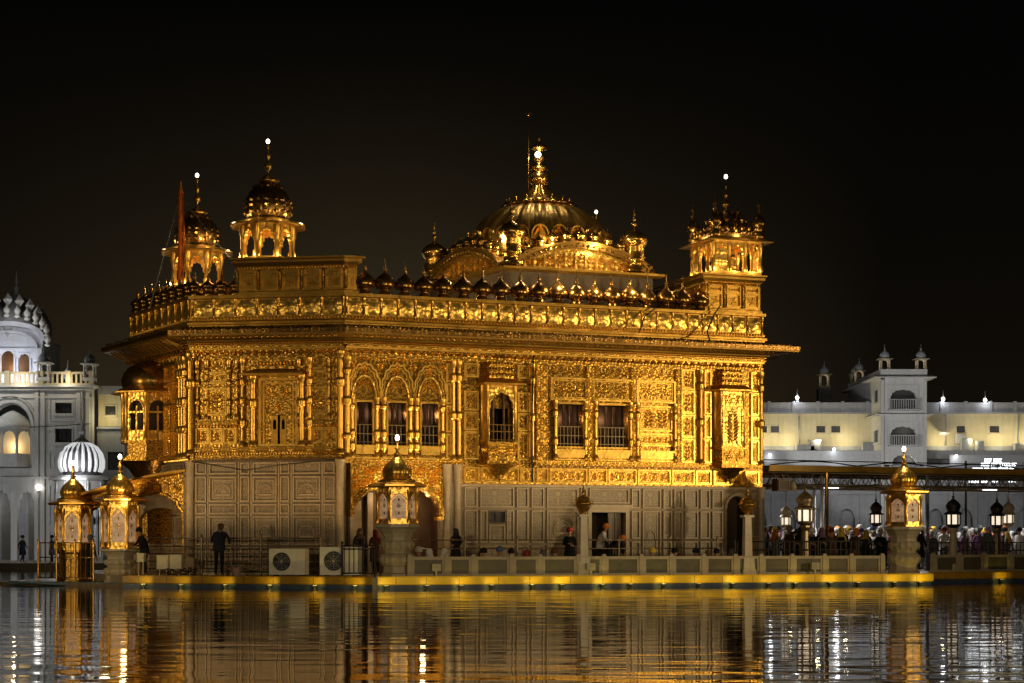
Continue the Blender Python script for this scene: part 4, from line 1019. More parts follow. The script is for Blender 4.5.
# ------------------------------------------------------------------ lantern kiosks
def kiosk(loc, rz, s, label, low=False, front=True):
    t = thing('lantern_kiosk', label, 'lantern kiosk', loc, rz, 'gilded lantern kiosks at the platform corners'); S = Matrix.Scale(s,4)
    m = MB(); R8 = pi/8
    def zz(q):
        if low: q.v = [(x, y, z*.70 if z <= 1.76 else (1.232+(z-1.76)*1.40 if z < 3.06 else z)) for x, y, z in q.v]
        return q
    if front:
        m.lathe([(.60,0),(.60,.10),(.52,.14),(.50,.34),(.54,.38),(.62,.52),(.63,.64),(.56,.74),(.47,.80),(.46,.84),(.55,.95),(.60,1.05),(.57,1.16),(.49,1.22),(.47,1.32),(.54,1.46),(.66,1.60),(.76,1.66),(.76,1.76)], seg=8, rot=R8, smooth=False)
        for z in (.58,1.05):
            for k in range(8):
                an = 2*pi*k/8; q = MB(); q.leaf(0,-.18,pi/2,.34,.26,.05,0); Mk = Matrix.Rotation(an,4,'Z') @ Matrix.Translation((0,-.575 if z < 1 else -.55,z)); m.add([Mk @ Vector(v) for v in q.v], q.f)
    else: m.lathe([(.66,0),(.66,.2),(.56,.26),(.56,1.5),(.68,1.62),(.68,1.76)], seg=8, rot=R8, smooth=False)
    obj('pedestal', zz(m), MARBW if front else GOLD, t, S, True)
    ap = .575
    m = MB(); ring = [(ap/cos(pi/6)*cos(k*pi/3), ap/cos(pi/6)*sin(k*pi/3)) for k in range(6)]
    m.prism(ring, 1.76, 1.84); m.prism([(x*.98,y*.98) for x,y in ring], 2.88, 3.05)
    for k in range(6):
        p, q = ring[k], ring[(k+1)%6]; Mk = fm(p, q); L = hypot(q[0]-p[0], q[1]-p[1]); g = MB()
        hd = [(.07,2.55),(.09,2.62),(L*.32,2.74),(L*.5,2.80),(L*.68,2.74),(L-.09,2.62),(L-.07,2.55)]
        g.arch(.0, L, 2.55, 2.9, .07, L-.07, hd, 0, .06); g.box(0,.07,0,.06,1.84,2.55); g.box(L-.07,L,0,.06,1.84,2.55); g.box(.07,L-.07,0,.06,1.84,1.94)
        g.band(hd, .025, -.03, 0); g.rosette(L*.2, 2.8, .06, .03, 0, 5); g.rosette(L*.8, 2.8, .06, .03, 0, 5); g.scroll(.04, L-.04, 2.9, 3.02, .0, .03)
        m.add([Mk @ Vector(v) for v in g.v], g.f)
    body = obj('lantern_body', zz(m), GOLDP, t, S, True)
    for k in range(6):
        p, q = ring[k], ring[(k+1)%6]; Mk = fm(p, q); L = hypot(q[0]-p[0], q[1]-p[1])
        g = MB(); g.box(.05,L-.05,.05,.055,1.9,2.82); g.mi = 1
        g.band([(.09,1.98),(.09,2.54),(L*.5,2.74),(L-.09,2.54),(L-.09,1.98)], .012, .035, .05)
        g.rosette(L/2,2.36,.085,.012,.05,6); g.leaf(L/2,2.2,-pi/2,.14,.07,.01,.05); g.leaf(L/2,2.5,pi/2,.14,.07,.01,.05)
        obj('glass_pane', zz(g), [PANE, GOLDM], body, WM[t.name] @ S @ Mk)
        c = MB(); c.lathe([(.075,1.8),(.075,1.92),(.045,1.98),(.05,2.7),(.075,2.76),(.075,2.9)], (0,0,0), 8); obj('corner_column', zz(c), GOLDS, body, WM[t.name] @ S @ Mk)
    m = MB(); m.sweep(ring, [(-.1,3.0),(.20,2.98),(.27,3.02),(.27,3.07),(.05,3.16),(-.1,3.16)]); m.prism(ring, 3.05, 3.15); obj('eave', m, GOLDS, t, S, True)
    m = MB(); m.lathe([(.52,3.15),(.60,3.19),(.52,3.25),(.40,3.3)], seg=32, ribs=16, amp=.2)
    m.lathe([(.40,3.29),(.46,3.36),(.485,3.47),(.46,3.6),(.38,3.74),(.25,3.87),(.14,3.97),(.08,4.05),(.06,4.1)], seg=48, ribs=16, amp=.12); obj('dome', m, GOLDP, t, S, True)
    m = MB(); m.lathe([(.06,4.05),(.13,4.1),(.05,4.16),(.04,4.22),(.10,4.28),(.04,4.34),(.03,4.5),(.055,4.53),(.055,4.56)], seg=10); obj('finial', m, GOLDS, t, S, True)
    m = MB(); m.sphere((0,0,4.64), .072, 12, 8, 1.5); obj('lamp_bulb', m, BULB, t, S, True)
    w = WM[t.name]; c = w @ Vector((0,0,4.66*s))
    lamp('kiosk_bulb_light', 'SPOT', (c.x,c.y-.12,c.z-.05), 34, (1,.80,.5), .06, (c.x,c.y-.13,c.z-2), 96, .6)
    return t
kiosk((-3.83,60.1,ZP), radians(9), 1.0, 'gilded lantern kiosk on a curved marble pedestal before the great arch')
kiosk((14.1,64.75,ZP), radians(24), .97, 'gilded lantern kiosk on the right corner of the platform before the canopy')
kiosk((-13.94,64.0,.1), radians(6), .96, 'gilded lantern kiosk on a marble pedestal at the water steps, nearest the oriel', True)
kiosk((-16.1,66.0,.1), radians(10), .93, 'gilded lantern kiosk behind the brass railing, leftmost of the four', True, False)

# lamp posts
def brass_globe(x, y, label):
    t = thing('lamp_post', label, 'lamp post', (x,y,ZP), radians(15), 'marble lamp posts with brass globes')
    m = MB()
    for r0, r1, z0, z1 in ((.26,.26,0,.22),(.22,.22,.22,.3),(.22,.20,.3,.62),(.15,.125,.66,2.02)):
        m.lathe([(r0*1.3,z0),(r1*1.3,z1)], seg=4, rot=pi/4, smooth=False)
    m.box(-.19,.19,-.19,.19,.62,.66); m.box(-.19,.19,-.19,.19,2.02,2.1); obj('post', m, MARBP, t, None, True)
    m = MB(); m.lathe([(.10,2.1),(.06,2.15)]+[(.255*sin(a_)+.001,2.46-.30*cos(a_)) for a_ in (.3,.5,.75,1.0,1.25,1.45)]+[(.30,2.45),(.30,2.49)]+[(.255*sin(a_)+.001,2.47-.30*cos(a_)) for a_ in (1.65,1.9,2.15,2.4,2.65,2.85)], seg=28)
    for k in range(6): m.tube([(.27*cos(k*pi/3),.27*sin(k*pi/3),2.34),(.36*cos(k*pi/3),.36*sin(k*pi/3),2.48),(.26*cos(k*pi/3),.26*sin(k*pi/3),2.64)], .012, 5)
    obj('globe', m, GOLDS, t, None, True)
    m = MB(); m.lathe([(.07,2.78),(.1,2.82),(.03,2.88),(.06,2.94),(.02,3.0),(.008,3.3)], seg=10); obj('finial', m, BRASS, t, None, True)
brass_globe(2.42, 61.15, 'brass globe lamp on square marble post beside the doorway')
brass_globe(8.2, 62.75, 'brass globe lamp on square marble post before the arched side door')
def lantern(x, y, zb, zl, s, label, post, hang=None, dark=BLACK, grp='dark metal lanterns with lit panes'):
    t = thing('lantern', label, 'lantern', (x,y,zb), 0, grp); S = Matrix.Translation((0,0,zl-zb)) @ Matrix.Scale(s,4)
    if post:
        m = MB(); m.lathe([(.24,0),(.24,.3),(.15,.36),(.13,zl-zb-.2),(.2,zl-zb-.06),(.2,zl-zb)], seg=8, smooth=False); obj('post', m, post, t, None, True)
    m = MB(); m.lathe([(.05,-.05),(.16,.0),(.28,.08),(.30,.14),(.26,.16)], seg=8); ring = [(.27*cos(k*pi/3),.27*sin(k*pi/3)) for k in range(6)]
    for x_, y_ in ring: m.tube([(x_,y_,.14),(x_,y_,.56)], .042, 5)
    m.lathe([(.30,.55),(.38,.57),(.38,.61),(.26,.66),(.24,.74),(.30,.86),(.29,.96),(.20,1.08),(.09,1.17),(.04,1.22),(.07,1.28),(.025,1.34),(.01,1.62)], seg=12, ribs=12, amp=.08); obj('housing', m, dark, t, S, True)
    for k in range(6):
        m = MB(); a, b = ring[k], ring[(k+1)%6]; m.add([(a[0]*.93,a[1]*.93,.16),(b[0]*.93,b[1]*.93,.16),(b[0]*.93,b[1]*.93,.55),(a[0]*.93,a[1]*.93,.55)], [(0,1,2,3)]); obj('glass_pane', m, PANEW, t, S, True)
    if hang:
        m = MB(); m.tube([(0,0,zl-zb+1.5*s),(0,0,hang-zb)], .012, 5); obj('chain', m, BLACK, t, None, True)
lantern(10.55,64.8,ZP,2.12,1.02,'dark domed lantern with lit panes on thick brown post left of the canopy posts', IRON, None, IRON)
lantern(16.72,68.2,ZP,2.05,.92,'dark lantern on pale marble post right of the corner kiosk', MARBW)
lantern(18.75,69.6,ZP,2.05,.85,'dark lantern on a post at the right edge of the picture', IRON)
lantern(14.36,71.0,2.1,2.15,.8,'pale lantern hanging on a chain under the canopy left of the corner kiosk', None, 4.0, WOOD, 'hanging lanterns under the canopy')
lantern(10.85,71.3,2.0,2.1,.7,'white lantern hanging near the temple wall under the canopy', None, 4.0, MARBW, 'hanging lanterns under the canopy')
lantern(19.75,71.6,2.0,2.15,.8,'white lantern hanging under the canopy close to the right picture edge', None, 4.0, MARBW, 'hanging lanterns under the canopy')

# ------------------------------------------------------------------ causeway canopy
CS = (9.95,69.6); MC = fm(CS, (CS[0]+.934*28, CS[1]+.357*28)); LC = 28.0
cn = thing('canopy', 'long flat causeway canopy with gilded fascia and trusses above the queue', 'canopy', (CS[0],CS[1],ZP))
m = MB(); m.box(0, LC, .08, 4.6, 4.42, 4.48); obj('roof', m, BLACK, cn, MC)
m = MB(); m.box(0, LC, -.02, .06, 4.27, 4.47); m.box(0, LC, -.06, .0, 4.44, 4.5); m.box(0, LC, 4.62, 4.7, 4.2, 4.47); obj('fascia', m, plain('ochre_fascia', (.50,.29,.03), .5, .1, .4, 2), cn, MC)
m = MB()
for y in (.15,2.3,4.4):
    for z in (4.22,3.74): m.tube([(0,y,z),(LC,y,z)], .05, 5)
    for k in range(int(LC/.55)): x = k*.55; m.tube([(x,y,3.74),(x+.27,y,4.22),(x+.55,y,3.74)], .026, 4)
for k in range(15): x = .3+k*1.95; m.tube([(x,.1,3.76),(x,4.5,3.76)], .04, 5); m.tube([(x,.1,4.3),(x,4.5,4.3)], .03, 5)
obj('truss', m, IRON, cn, MC)
for k, (x, y, r, mt) in enumerate(((2.63,.15,.075,BRASS),(3.1,1.9,.06,GREYR),(3.35,1.7,.07,GREYR),(7.5,.5,.08,GREYR),(9.3,4.4,.06,IRON),(12.4,.3,.07,IRON),(16.5,.3,.07,IRON),(20.5,.3,.07,IRON),(24.5,.3,.07,IRON),(.4,4.4,.06,IRON),(5.2,4.4,.06,IRON))):
    m = MB(); m.lathe([(r*1.5,ZP),(r*1.5,ZP+.1),(r,ZP+.14),(r,4.24)], (x,y,0), 10); obj('post', m, mt, cn, MC)
for k in range(7):
    m = MB(); x = .2+k*3.9; m.tube([(x+3.9*i/12,.3,4.52+.16*sin(pi*i/12)) for i in range(13)], .025, 5); obj('roof_hoop', m, CABLE, cn, MC)
m = MB(); m.tube([(-.2,.4,4.72),(9,.4,4.70),(18,.4,4.66),(28,.4,4.7)], .02, 5); obj('cable', m, CABLE, cn, MC)
for k, (x, y) in enumerate(((3.95,2.0),(7.9,2.0),(11.6,2.0),(15.5,2.0),(1.0,3.0))):
    p = fpt(MC, x, y, 3.72); t = thing('ceiling_light', 'small white light fitted under the causeway canopy', 'light', (p.x,p.y,p.z), radians(20.9), 'lights under the canopy')
    m = MB(); m.box(-.34,.34,-.1,.1,.0,.07); m.box(-.02,.02,-.02,.02,.07,.15); obj('housing', m, GREYR, t, None, True)
    m = MB(); m.box(-.30,.30,-.08,.08,-.03,-.001); obj('diffuser', m, BULBW, t, None, True)
    lamp('canopy_light', 'SPOT', (p.x,p.y,p.z-.1), 420, (1,.97,.92), .2, (p.x,p.y,0), 150, .5)
# floodlight box hanging by the temple wall
p = (10.35,68.9,3.72); t = thing('speaker_box', 'brown box with a white lens hung under the canopy end near the temple wall', 'speaker', p, radians(20))
m = MB(); m.prism([(-.34,-.2),(.2,-.25),(.2,.25),(-.34,.2)], -.25, .22); m.frame(-.3,.16,-.22,.18,.04,-.27,-.2); obj('casing', m, WOOD, t, None, True)
m = MB(); m.lathe([(.02,0),(.14,.02),(.2,.16),(.18,.18)], (0,0,0), 12); obj('horn', m, MARBW, t, T(.3,-.05,-.1) @ Matrix.Rotation(radians(75),4,'Y'), True)
m = MB(); m.tube([(0,0,.2),(0,0,.5)], .02); obj('bracket', m, IRON, t, None, True)

# ------------------------------------------------------------------ machines and clutter on the platform
def ac_unit(x, y, s, rz, label):
    t = thing('air_conditioner', label, 'air conditioner', (x,y,ZP), rz, 'outdoor air conditioner units'); S = Matrix.Scale(s,4)
    m = MB(); w, h, d = 1.24, .86, .42
    m.box(-w/2, w/2, 0, .04, .06, .06+h); m.box(-w/2,w/2,.3,d,.06,.06+h); m.box(-w/2,w/2,.04,.3,.06,.10); m.box(-w/2,w/2,.04,.3,.02+h,.06+h); m.box(-w/2,-w/2+.04,.04,.3,.1,h+.02); m.box(w/2-.04,w/2,.04,.3,.1,h+.02)
    m.box(.2,.21,-.006,0,.1,.88); m.box(.3,.55,-.012,0,.62,.7); m.box(.3,.34,-.012,0,.2,.5); obj('casing', m, ACW, t, S, True)
    m = MB(); m.add([(-.18+r_*cos(2*pi*k/28), y_, .49+r_*sin(2*pi*k/28)) for r_, y_ in ((.31,-.006),(.305,-.010)) for k in range(28)], [tuple(range(28,56))]+[(k,(k+1)%28,28+(k+1)%28,28+k) for k in range(28)]); obj('fan_opening', m, BLACK, t, S, True)
    m = MB(); c = (-.18,0,.49)
    for r in (.10,.17,.24,.30): m.tube([(c[0]+r*cos(2*pi*k/24),-.02,c[2]+r*sin(2*pi*k/24)) for k in range(25)], .008, 4)
    for k in range(8): an = pi*k/4; m.tube([(c[0]+.05*cos(an),-.02,c[2]+.05*sin(an)),(c[0]+.30*cos(an),-.02,c[2]+.30*sin(an))], .007, 4)
    obj('fan_grille', m, GREYR, t, S, True)
    m = MB(); m.mi = 0
    for k in range(3):
        an = 2*pi*k/3+.4; q = MB(); q.leaf(c[0], c[2], an, .31, .24, .003, -.0115); m.add(q.v, q.f)
    m.mi = 1; m.add([(c[0]+r_*cos(2*pi*k/14), y_, c[2]+r_*sin(2*pi*k/14)) for r_, y_ in ((.055,-.012),(.045,-.03)) for k in range(14)], [tuple(range(14,28))]+[(k,(k+1)%14,14+(k+1)%14,14+k) for k in range(14)])
    obj('fan', m, [DKWIN, MARBW], t, S, True)
    m = MB(); m.box(-.5,-.4,.02,.4,0,.06); m.box(.4,.5,.02,.4,0,.06); obj('feet', m, BLACK, t, S, True)
ac_unit(-7.58, 60.6, 1.02, radians(-12), 'beige air conditioner unit standing alone before the plain marble wall')
ac_unit(-5.75, 59.95, 1.08, radians(-8), 'beige air conditioner unit next to the black gate fence')
def cabinet(x, y, z, w, h, label, mat=STEEL):
    t = thing('electrical_box', label, 'electrical box', (x,y,ZP), radians(-12))
    m = MB(); m.box(-w/2,w/2,-.1,.1,z-ZP,z-ZP+h); m.box(-w/2-.02,w/2+.02,-.12,.12,z-ZP+h,z-ZP+h+.02); obj('cabinet', m, mat, t, None, True)
    m = MB(); m.frame(-w/2+.02,w/2-.02,z-ZP+.02,z-ZP+h-.02,.012,-.112,-.1); m.box(w/2-.07,w/2-.05,-.12,-.1,z-ZP+h*.4,z-ZP+h*.6); obj('door', m, mat, t, None, True)
    m = MB(); m.box(-w*.3-.02,-w*.3+.02,-.05,.05,0,z-ZP); m.box(w*.3-.02,w*.3+.02,-.05,.05,0,z-ZP); obj('stand', m, IRON, t, None, True)
cabinet(-11.95,61.75,.60,.43,.46,'beige electrical box on stand, left one of the adjoining pair')
cabinet(-11.49,61.68,.60,.44,.48,'beige electrical box on stand, right one of the adjoining pair')
cabinet(-12.75,61.95,.85,.26,.28,'small pale electrical box left of the adjoining pair')
cabinet(-11.0,61.62,.68,.34,.26,'low brown electrical box right of the adjoining pair', plain('brown_box', (.2,.13,.06), .5))
m = MB(); rr = random.Random(3)
for k in range(9):
    x = -12.0+rr.uniform(-.2,1.3); pts = [(x,61.6,.62)]
    for j in range(1,5): pts.append((x+rr.uniform(-.25,.25)+.1*j, 61.5-.08*j, max(.40,.62-.08*j)+rr.uniform(0,.04)))
    m.tube(pts, .015, 5)
tag(obj('cable_tangle', m, CABLE), 'tangle of black cables drooping below the electrical boxes', 'cables')
m = MB(); m.lathe([(.13,0),(.17,.28),(.18,.3),(.15,.29),(.12,.03)], (0,0,0), 16); m.tube([(-.17,0,.28),(-.1,0,.36),(.1,0,.36),(.17,0,.28)], .008, 5)
tag(obj('bucket', m, plain('pink_plastic', (.42,.26,.22), .4), None, T(-9.4,61.55,ZP)), 'small pinkish bucket standing by the man at the railing', 'bucket')
def flood_box(M, x, label):
    p = fpt(M, x, .12, ZP); t = thing('floodlight', label, 'floodlight', (p.x,p.y,p.z), radians(15), 'small floodlights before the balustrade')
    m = MB(); m.box(-.15,.15,-.07,.07,.2,.44); m.frame(-.15,.15,.2,.44,.02,-.085,-.07); m.box(-.03,.03,-.03,.03,0,.2); m.box(-.1,.1,-.08,.08,0,.02); obj('housing', m, STEEL, t, None, True)
    m = MB(); m.box(-.125,.125,-.078,-.0705,.225,.415); obj('glass_pane', m, plain('frosted_glass', (.52,.48,.34), .2), t, None, True)
flood_box(ME, 2.0, 'small box floodlight before the balustrade just right of the arch kiosk')
flood_box(ME, 7.35, 'small box floodlight before the balustrade beside the brass globe post near the doorway')
flood_box(ME, 15.6, 'small box floodlight before the balustrade under the brown lantern')
m = MB()
for k in range(3): m.tube([(-17.9+.35*i,63.9-.03*i+.25*sin(i*.9+k)-.0*k-(1.2*i/12),.06+.02*k) for i in range(14)], .045, 6)
tag(obj('hose', m, plain('blue_hose', (.10,.16,.22), .4)), 'blue grey hose lying along the waterline below the left kiosks', 'hose')

# orange flag on its pole
fl = thing('flag', 'furled orange flag wrapped round its cloth covered pole by the left turret', 'flag', (-12.15,66.0,9.3))
m = MB(); m.lathe([(.09,0),(.10,5.0),(.05,5.25),(.02,5.45)], seg=8); obj('pole', m, CLOTHO, fl, None, True)
m = MB(); vs = []; fs = []
for i in range(15):
    u = i/14; z = 5.1-3.3*u; w = .03+.07*sin(pi*min(1,u*1.05))**.7
    for j in range(5): v = j/4; vs.append((.06+w*v, -.05+.06*sin(9*v+3*u*4), z-.25*v))
for i in range(14):
    for j in range(4): p = i*5+j; fs.append((p,p+1,p+6,p+5))
m.add(vs, fs, True); obj('cloth', m, CLOTHO, fl, None, True)
m = MB(); m.tube([(0,0,5.0),(-1.2,.4,0.9)], .015, 4); m.tube([(.0,0,4.9),(3.4,-1.9,.7)], .012, 4); obj('guy_wire', m, GREYR, fl, None, True)

# ------------------------------------------------------------------ background buildings
DIM = WHITEG
def chhatri(parent, M, s=1.0, mat=None, name='roof_kiosk', lit=True):
    mat = mat or WHITE; S = M @ Matrix.Scale(s,4)
    o = MB(); o.box(-.45,.45,-.45,.45,0,.25); t = obj(name, o, mat, parent, S)
    c = MB()
    for x in (-.36,.36):
        for y in (-.36,.36): c.lathe([(.09,.25),(.06,.4),(.06,1.1),(.1,1.2)], (x,y,0), 8)
    for a, b in (((-.4,-.36),(.4,-.36)),((.4,.36),(-.4,.36)),((-.36,.4),(-.36,-.4)),((.36,-.4),(.36,.4))):
        Mk = fm(a,b); L = .8; q = MB(); q.arch(0,L,.95,1.3,.1,L-.1,semi(.1,L-.1,.98,.26,10),-.03,.03); c.add([Mk @ Vector(v) for v in q.v], q.f)
    obj('column', c, mat, t, S)
    e = MB(); e.sweep([(-.42,-.42),(.42,-.42),(.42,.42),(-.42,.42)], [(-.05,1.28),(.2,1.26),(.2,1.31),(-.05,1.38)]); e.box(-.42,.42,-.42,.42,1.28,1.36); obj('eave', e, mat, t, S)
    d = MB(); d.lathe([(.36,1.36),(.43,1.5),(.43,1.65),(.32,1.86),(.14,2.0),(.05,2.06),(.09,2.14),(.03,2.2),(.01,2.55)], seg=16); obj('dome', d, DIM, t, S)
    return t
def bwindow(parent, M, x0, x1, z0, z1, mat=None, deep=.12, y=0):
    f = MB(); f.frame(x0-.08, x1+.08, z0-.08, z1+.08, .08, y-.05, y+.02); f.box(x0-.15, x1+.15, y-.10, y, z0-.16, z0-.08)
    w = obj('window', f, mat or WHITE, parent, M); p = MB(); p.box(x0, x1, y+deep-.06, y+deep, z0, z1); p.box((x0+x1)/2-.02,(x0+x1)/2+.02, y+.01, y+.05, z0, z1); obj('pane', p, DKWIN, w, M)
# --- ornate white hall on the left
YL = 118.0; ML_ = T(0,YL,0)
hall = thing('white_hall', 'white domed hall with arched balcony and lit roof kiosks on the far left bank', 'building', (-34,YL,.28))
wx0, wx1, zt = -46.0, -27.5, 11.6
alc = (-34.1,-31.5,6.3,10.6)
hw = [(-29.95,-28.85,9.9,10.6),(-29.95,-28.85,8.0,8.9)]
port = [(-45.4+1.62*k,-45.4+1.62*k+1.2,.28,5.1) for k in range(9)]
m = MB(); m.wall(wx0, wx1, .28, zt, [alc]+[(h[0],h[1],h[2],h[3]) for h in hw]+port, 0, .5)
m.arch(alc[0], alc[1], 8.6, alc[3], alc[0]+.05, alc[1]-.05, semi(alc[0]+.05, alc[1]-.05, 8.65, 1.85, 20, .75), -.0, .5)
for a in port: m.arch(a[0], a[1], 3.6, 5.1, a[0]+.03, a[1]-.03, cusped(a[0]+.03, a[1]-.03, 3.65, 1.2, 5, .1, 24), -.0, .5)
obj('wall', m, WHITE, hall, ML_)
m = MB(); m.box(wx0, wx1, 2.0, 6, .28, zt); obj('inner_wall', m, WHITEG, hall, ML_)
m = MB(); m.box(wx0, wx1+.3, -.5, 14, zt, zt+.14); m.box(wx0, wx1+.15, -.3, 0, zt-.2, zt); m.box(wx0, wx1, -.14, 0, 5.6, 5.75); m.box(wx0, wx1, -.1, 0, 10.9, 11.0); obj('cornice', m, WHITE, hall, ML_)
m = MB()
for x in (-31.15,-30.75,-28.4,-27.8,-34.5): m.box(x-.13, x+.13, -.12, 0, .28, 11.4)
m.band(semi(alc[0]-.05, alc[1]+.05, 8.65, 1.95, 20, .75), .16, -.15, 0); m.band(semi(alc[0]-.45, alc[1]+.3, 8.65, 2.3, 20, .75), .08, -.1, 0)
for x, z in ((-31.0,10.9),(-30.75,5.4)): m.rosette(x, z-.4, .3, .06, -.02, 8)
for z0, z1 in ((6.2,7.4),(2.5,5.2),(.6,2.2)): m.frame(-30.35, -28.65, z0, z1, .07, -.05, 0); m.frame(-30.05, -28.95, z0+.25, z1-.25, .05, -.04, 0)
for k in range(7): m.rosette(-30.4+.0*k, 1.2+1.5*k, .12, .05, 0, 6)
m.frame(-30.35, -28.65, 9.4, 11.0, .07, -.05, 0)
obj('moulding', m, WHITE, hall, ML_)
for h in hw: bwindow(hall, ML_, *h, deep=.3)
m = MB(); m.tube([(-28.15,-.15,11.3),(-28.15,-.15,.4)], .06, 6); obj('drainpipe', m, GREYR, hall, ML_)
m = MB(); m.tube([(-45,-.2,9.1),(-38,-.2,8.9),(-31,-.2,9.0),(-27.6,-.2,9.2)], .03, 5); obj('cable', m, CABLE, hall, ML_)
# jharokha inside the great alcove
j = MB(); pl = [(-34.0,.3),(-33.3,-.55),(-32.3,-.55),(-31.6,.3)]; j.prism(pl, 6.4, 6.6); j.prism(pl, 6.6, 7.25)
jo = obj('balcony', j, WHITE, hall, ML_)
for p, q in zip(pl, pl[1:]):
    Mk = ML_ @ fm(p,q); L = hypot(q[0]-p[0],q[1]-p[1]); a = MB(); a.arch(0,L,8.2,8.9,.1,L-.1,cusped(.1,L-.1,8.2,.55,5,.1,20),0,.08); a.box(0,.1,0,.08,7.25,8.2); a.box(L-.1,L,0,.08,7.25,8.2); obj('arch', a, WHITE, jo, Mk)
d = MB(); d.lathe([(1.25,8.9),(1.32,9.0),(1.2,9.2),(.9,9.6),(.4,9.95),(.05,10.1)], (-32.8,.3,0), 32, 16, .12); obj('dome', d, WHITE, jo, ML_)
m = MB(); m.box(-34,-31.6,.9,1.0,6.6,8.9); obj('back_wall', m, CREAM, jo, ML_)
# parapet with piers
m = MB(); m.box(wx0, -27.3, -.36, -.2, 11.74, 11.86); m.box(wx0, -27.3, -.36, -.2, 12.45, 12.6)
for k in range(60): x = wx0+.15+k*.31; m.box(x-.06, x+.06, -.33, -.23, 11.86, 12.45)
for x in (-40,-36.3,-33.0,-30.8,-29.0,-27.5): m.box(x-.16,x+.16,-.42,-.12,11.74,12.66)
obj('parapet', m, CREAM, hall, ML_)
chhatri(hall, T(-30.65,YL-.1,12.0), .92); chhatri(hall, T(-27.65,YL-.1,12.0), .86)
m = MB(); m.lathe([(.3,0),(.34,.3),(.2,.6),(.06,.8),(.02,1.3)], (-29.6,2,12.3), 12); obj('roof_finial', m, DIM, hall, ML_)
# arched domed chamber on the roof
cx = -33.7; m = MB(); Mh = T(cx,YL+2.2,0)
holes = [(-1.5,-.75,12.7,14.1),(-.45,.45,12.7,14.3),(.75,1.5,12.7,14.1)]
m.wall(-2.35, 2.35, 11.74, 14.9, holes, 0, .25); hd = semi(-2.3, 2.3, 14.9, 1.0, 24, .8)
vs = []; fs = []
for x, z in hd: vs += [(x,0,14.901),(x,0,max(z,14.91)),(x,.25,14.901),(x,.25,max(z,14.91))]
for i in range(24): k = 4*i; fs += [(k,k+4,k+5,k+1),(k+1,k+5,k+7,k+3)]
m.add(vs, fs); m.band(hd, .28, -.35, .0); m.band(semi(-1.95,1.95,14.3,1.15,24,.8), .12, -.18, 0); m.box(-2.35,-1.95,-.2,0,11.74,14.4); m.box(1.95,2.35,-.2,0,11.74,14.4); m.box(-1.95,1.95,-.1,0,14.25,14.4)
for h in holes: m.arch(h[0],h[1],h[3]-.5,h[3],h[0]+.02,h[1]-.02,semi(h[0]+.02,h[1]-.02,h[3]-.48,.42,12),-.04,.2); m.box(h[0]-.1,h[0],-.1,0,12.7,h[3]-.4); m.box(h[1],h[1]+.1,-.1,0,12.7,h[3]-.4)
ch = obj('dome_chamber', m, stone('blue_white_plaster', (.55,.58,.68), .1, .7, spec=.2), hall, Mh)
m = MB(); m.box(-2.3,2.3,1.6,1.7,11.74,14.5); obj('back_wall', m, WARMIN, ch, Mh)
m = MB(); m.box(2.35,2.36,0,4.5,11.74,14.9); m.box(-2.36,-2.35,0,4.5,11.74,14.9); m.box(-2.4,2.4,.2,4.6,14.9,15.1); obj('side_wall', m, WHITE, ch, Mh)
m = MB()
for k in range(13):
    an = pi*k/12; x, z = -2.75*cos(an), 14.5+1.95*sin(an)**.85
    m.lathe([(.10,0),(.24,.1),(.12,.22),(.2,.4),(.22,.55),(.06,.8),(.01,.95)], (x,-.15,z), 10, 8, .15)
for k in range(9):
    an = pi*(k+.5)/9; x, z = -2.3*cos(an), 15.3+1.9*sin(an)**.9
    m.leaf(x, z, pi/2, .95, .65, .25, .1)
obj('lotus_crest', m, WHITE, ch, Mh)
m = MB(); m.lathe([(2.1,15.0),(2.3,15.7),(2.25,16.4),(1.8,17.2),(1.0,17.8),(.35,18.2),(.12,18.5),(.2,18.7),(.06,18.9),(.1,19.1),(.02,19.9)], (0,2.2,0), 32, 16, .08); obj('dome', m, DIM, ch, Mh)
# wall lamp
t = thing('wall_lamp', 'white wall lamp glowing on the pilaster of the left hall', 'lamp', (-30.95,YL-.3,4.9)); m = MB(); m.box(-.03,.03,.0,.3,-.1,-.05); m.lathe([(.02,-.5),(.06,-.4),(.04,-.15),(.14,-.05)], seg=8); obj('bracket', m, GREYR, t, None, True)
m = MB(); m.sphere((0,0,.15), .2, 10, 6); obj('lamp_bulb', m, BULBW, t, None, True); lamp('hall_lamp', 'POINT', (-30.95,YL-.75,5.0), 8, (1,.97,.9), .2)
# --- plain block behind it
blk = thing('apartment_block', 'plain block with cream lit top storey and grey floors between hall and temple', 'building', (-22,118.8,.28)); MBl = T(0,118.8,0)
m = MB(); m.wall(-27.3, -10, 9.1, 11.2, [(-26.85,-26.15,9.85,10.45),(-25.6,-24.9,9.85,10.45)], 0, .3); obj('wall', m, CREAM, blk, MBl)
m = MB(); m.box(-27.3,-10,.31,12,.28,11.2); obj('inner_wall', m, DIM, blk, MBl)
m = MB(); m.wall(-27.3, -10, .28, 9.0, [(-26.6,-25.6,6.2,7.4),(-26.6,-25.6,2.4,3.6)], -.3, .3); m.box(-27.3,-10,-.5,.2,8.9,9.05); m.box(-27.3,-10,-.2,.4,11.2,11.75); obj('lower_wall', m, DIM, blk, MBl)
for h in ((-26.85,-26.15,9.85,10.45),(-25.6,-24.9,9.85,10.45)): bwindow(blk, MBl, *h, CREAM)
for h in ((-26.6,-25.6,6.2,7.4),(-26.6,-25.6,2.4,3.6)): bwindow(blk, MBl, *h, DIM, .1, -.3)
lamp('block_light', 'POINT', (-26.6,117.6,9.6), 60, (1,.84,.45), .3); lamp('block_light', 'POINT', (-24.0,117.6,9.6), 60, (1,.84,.45), .3)
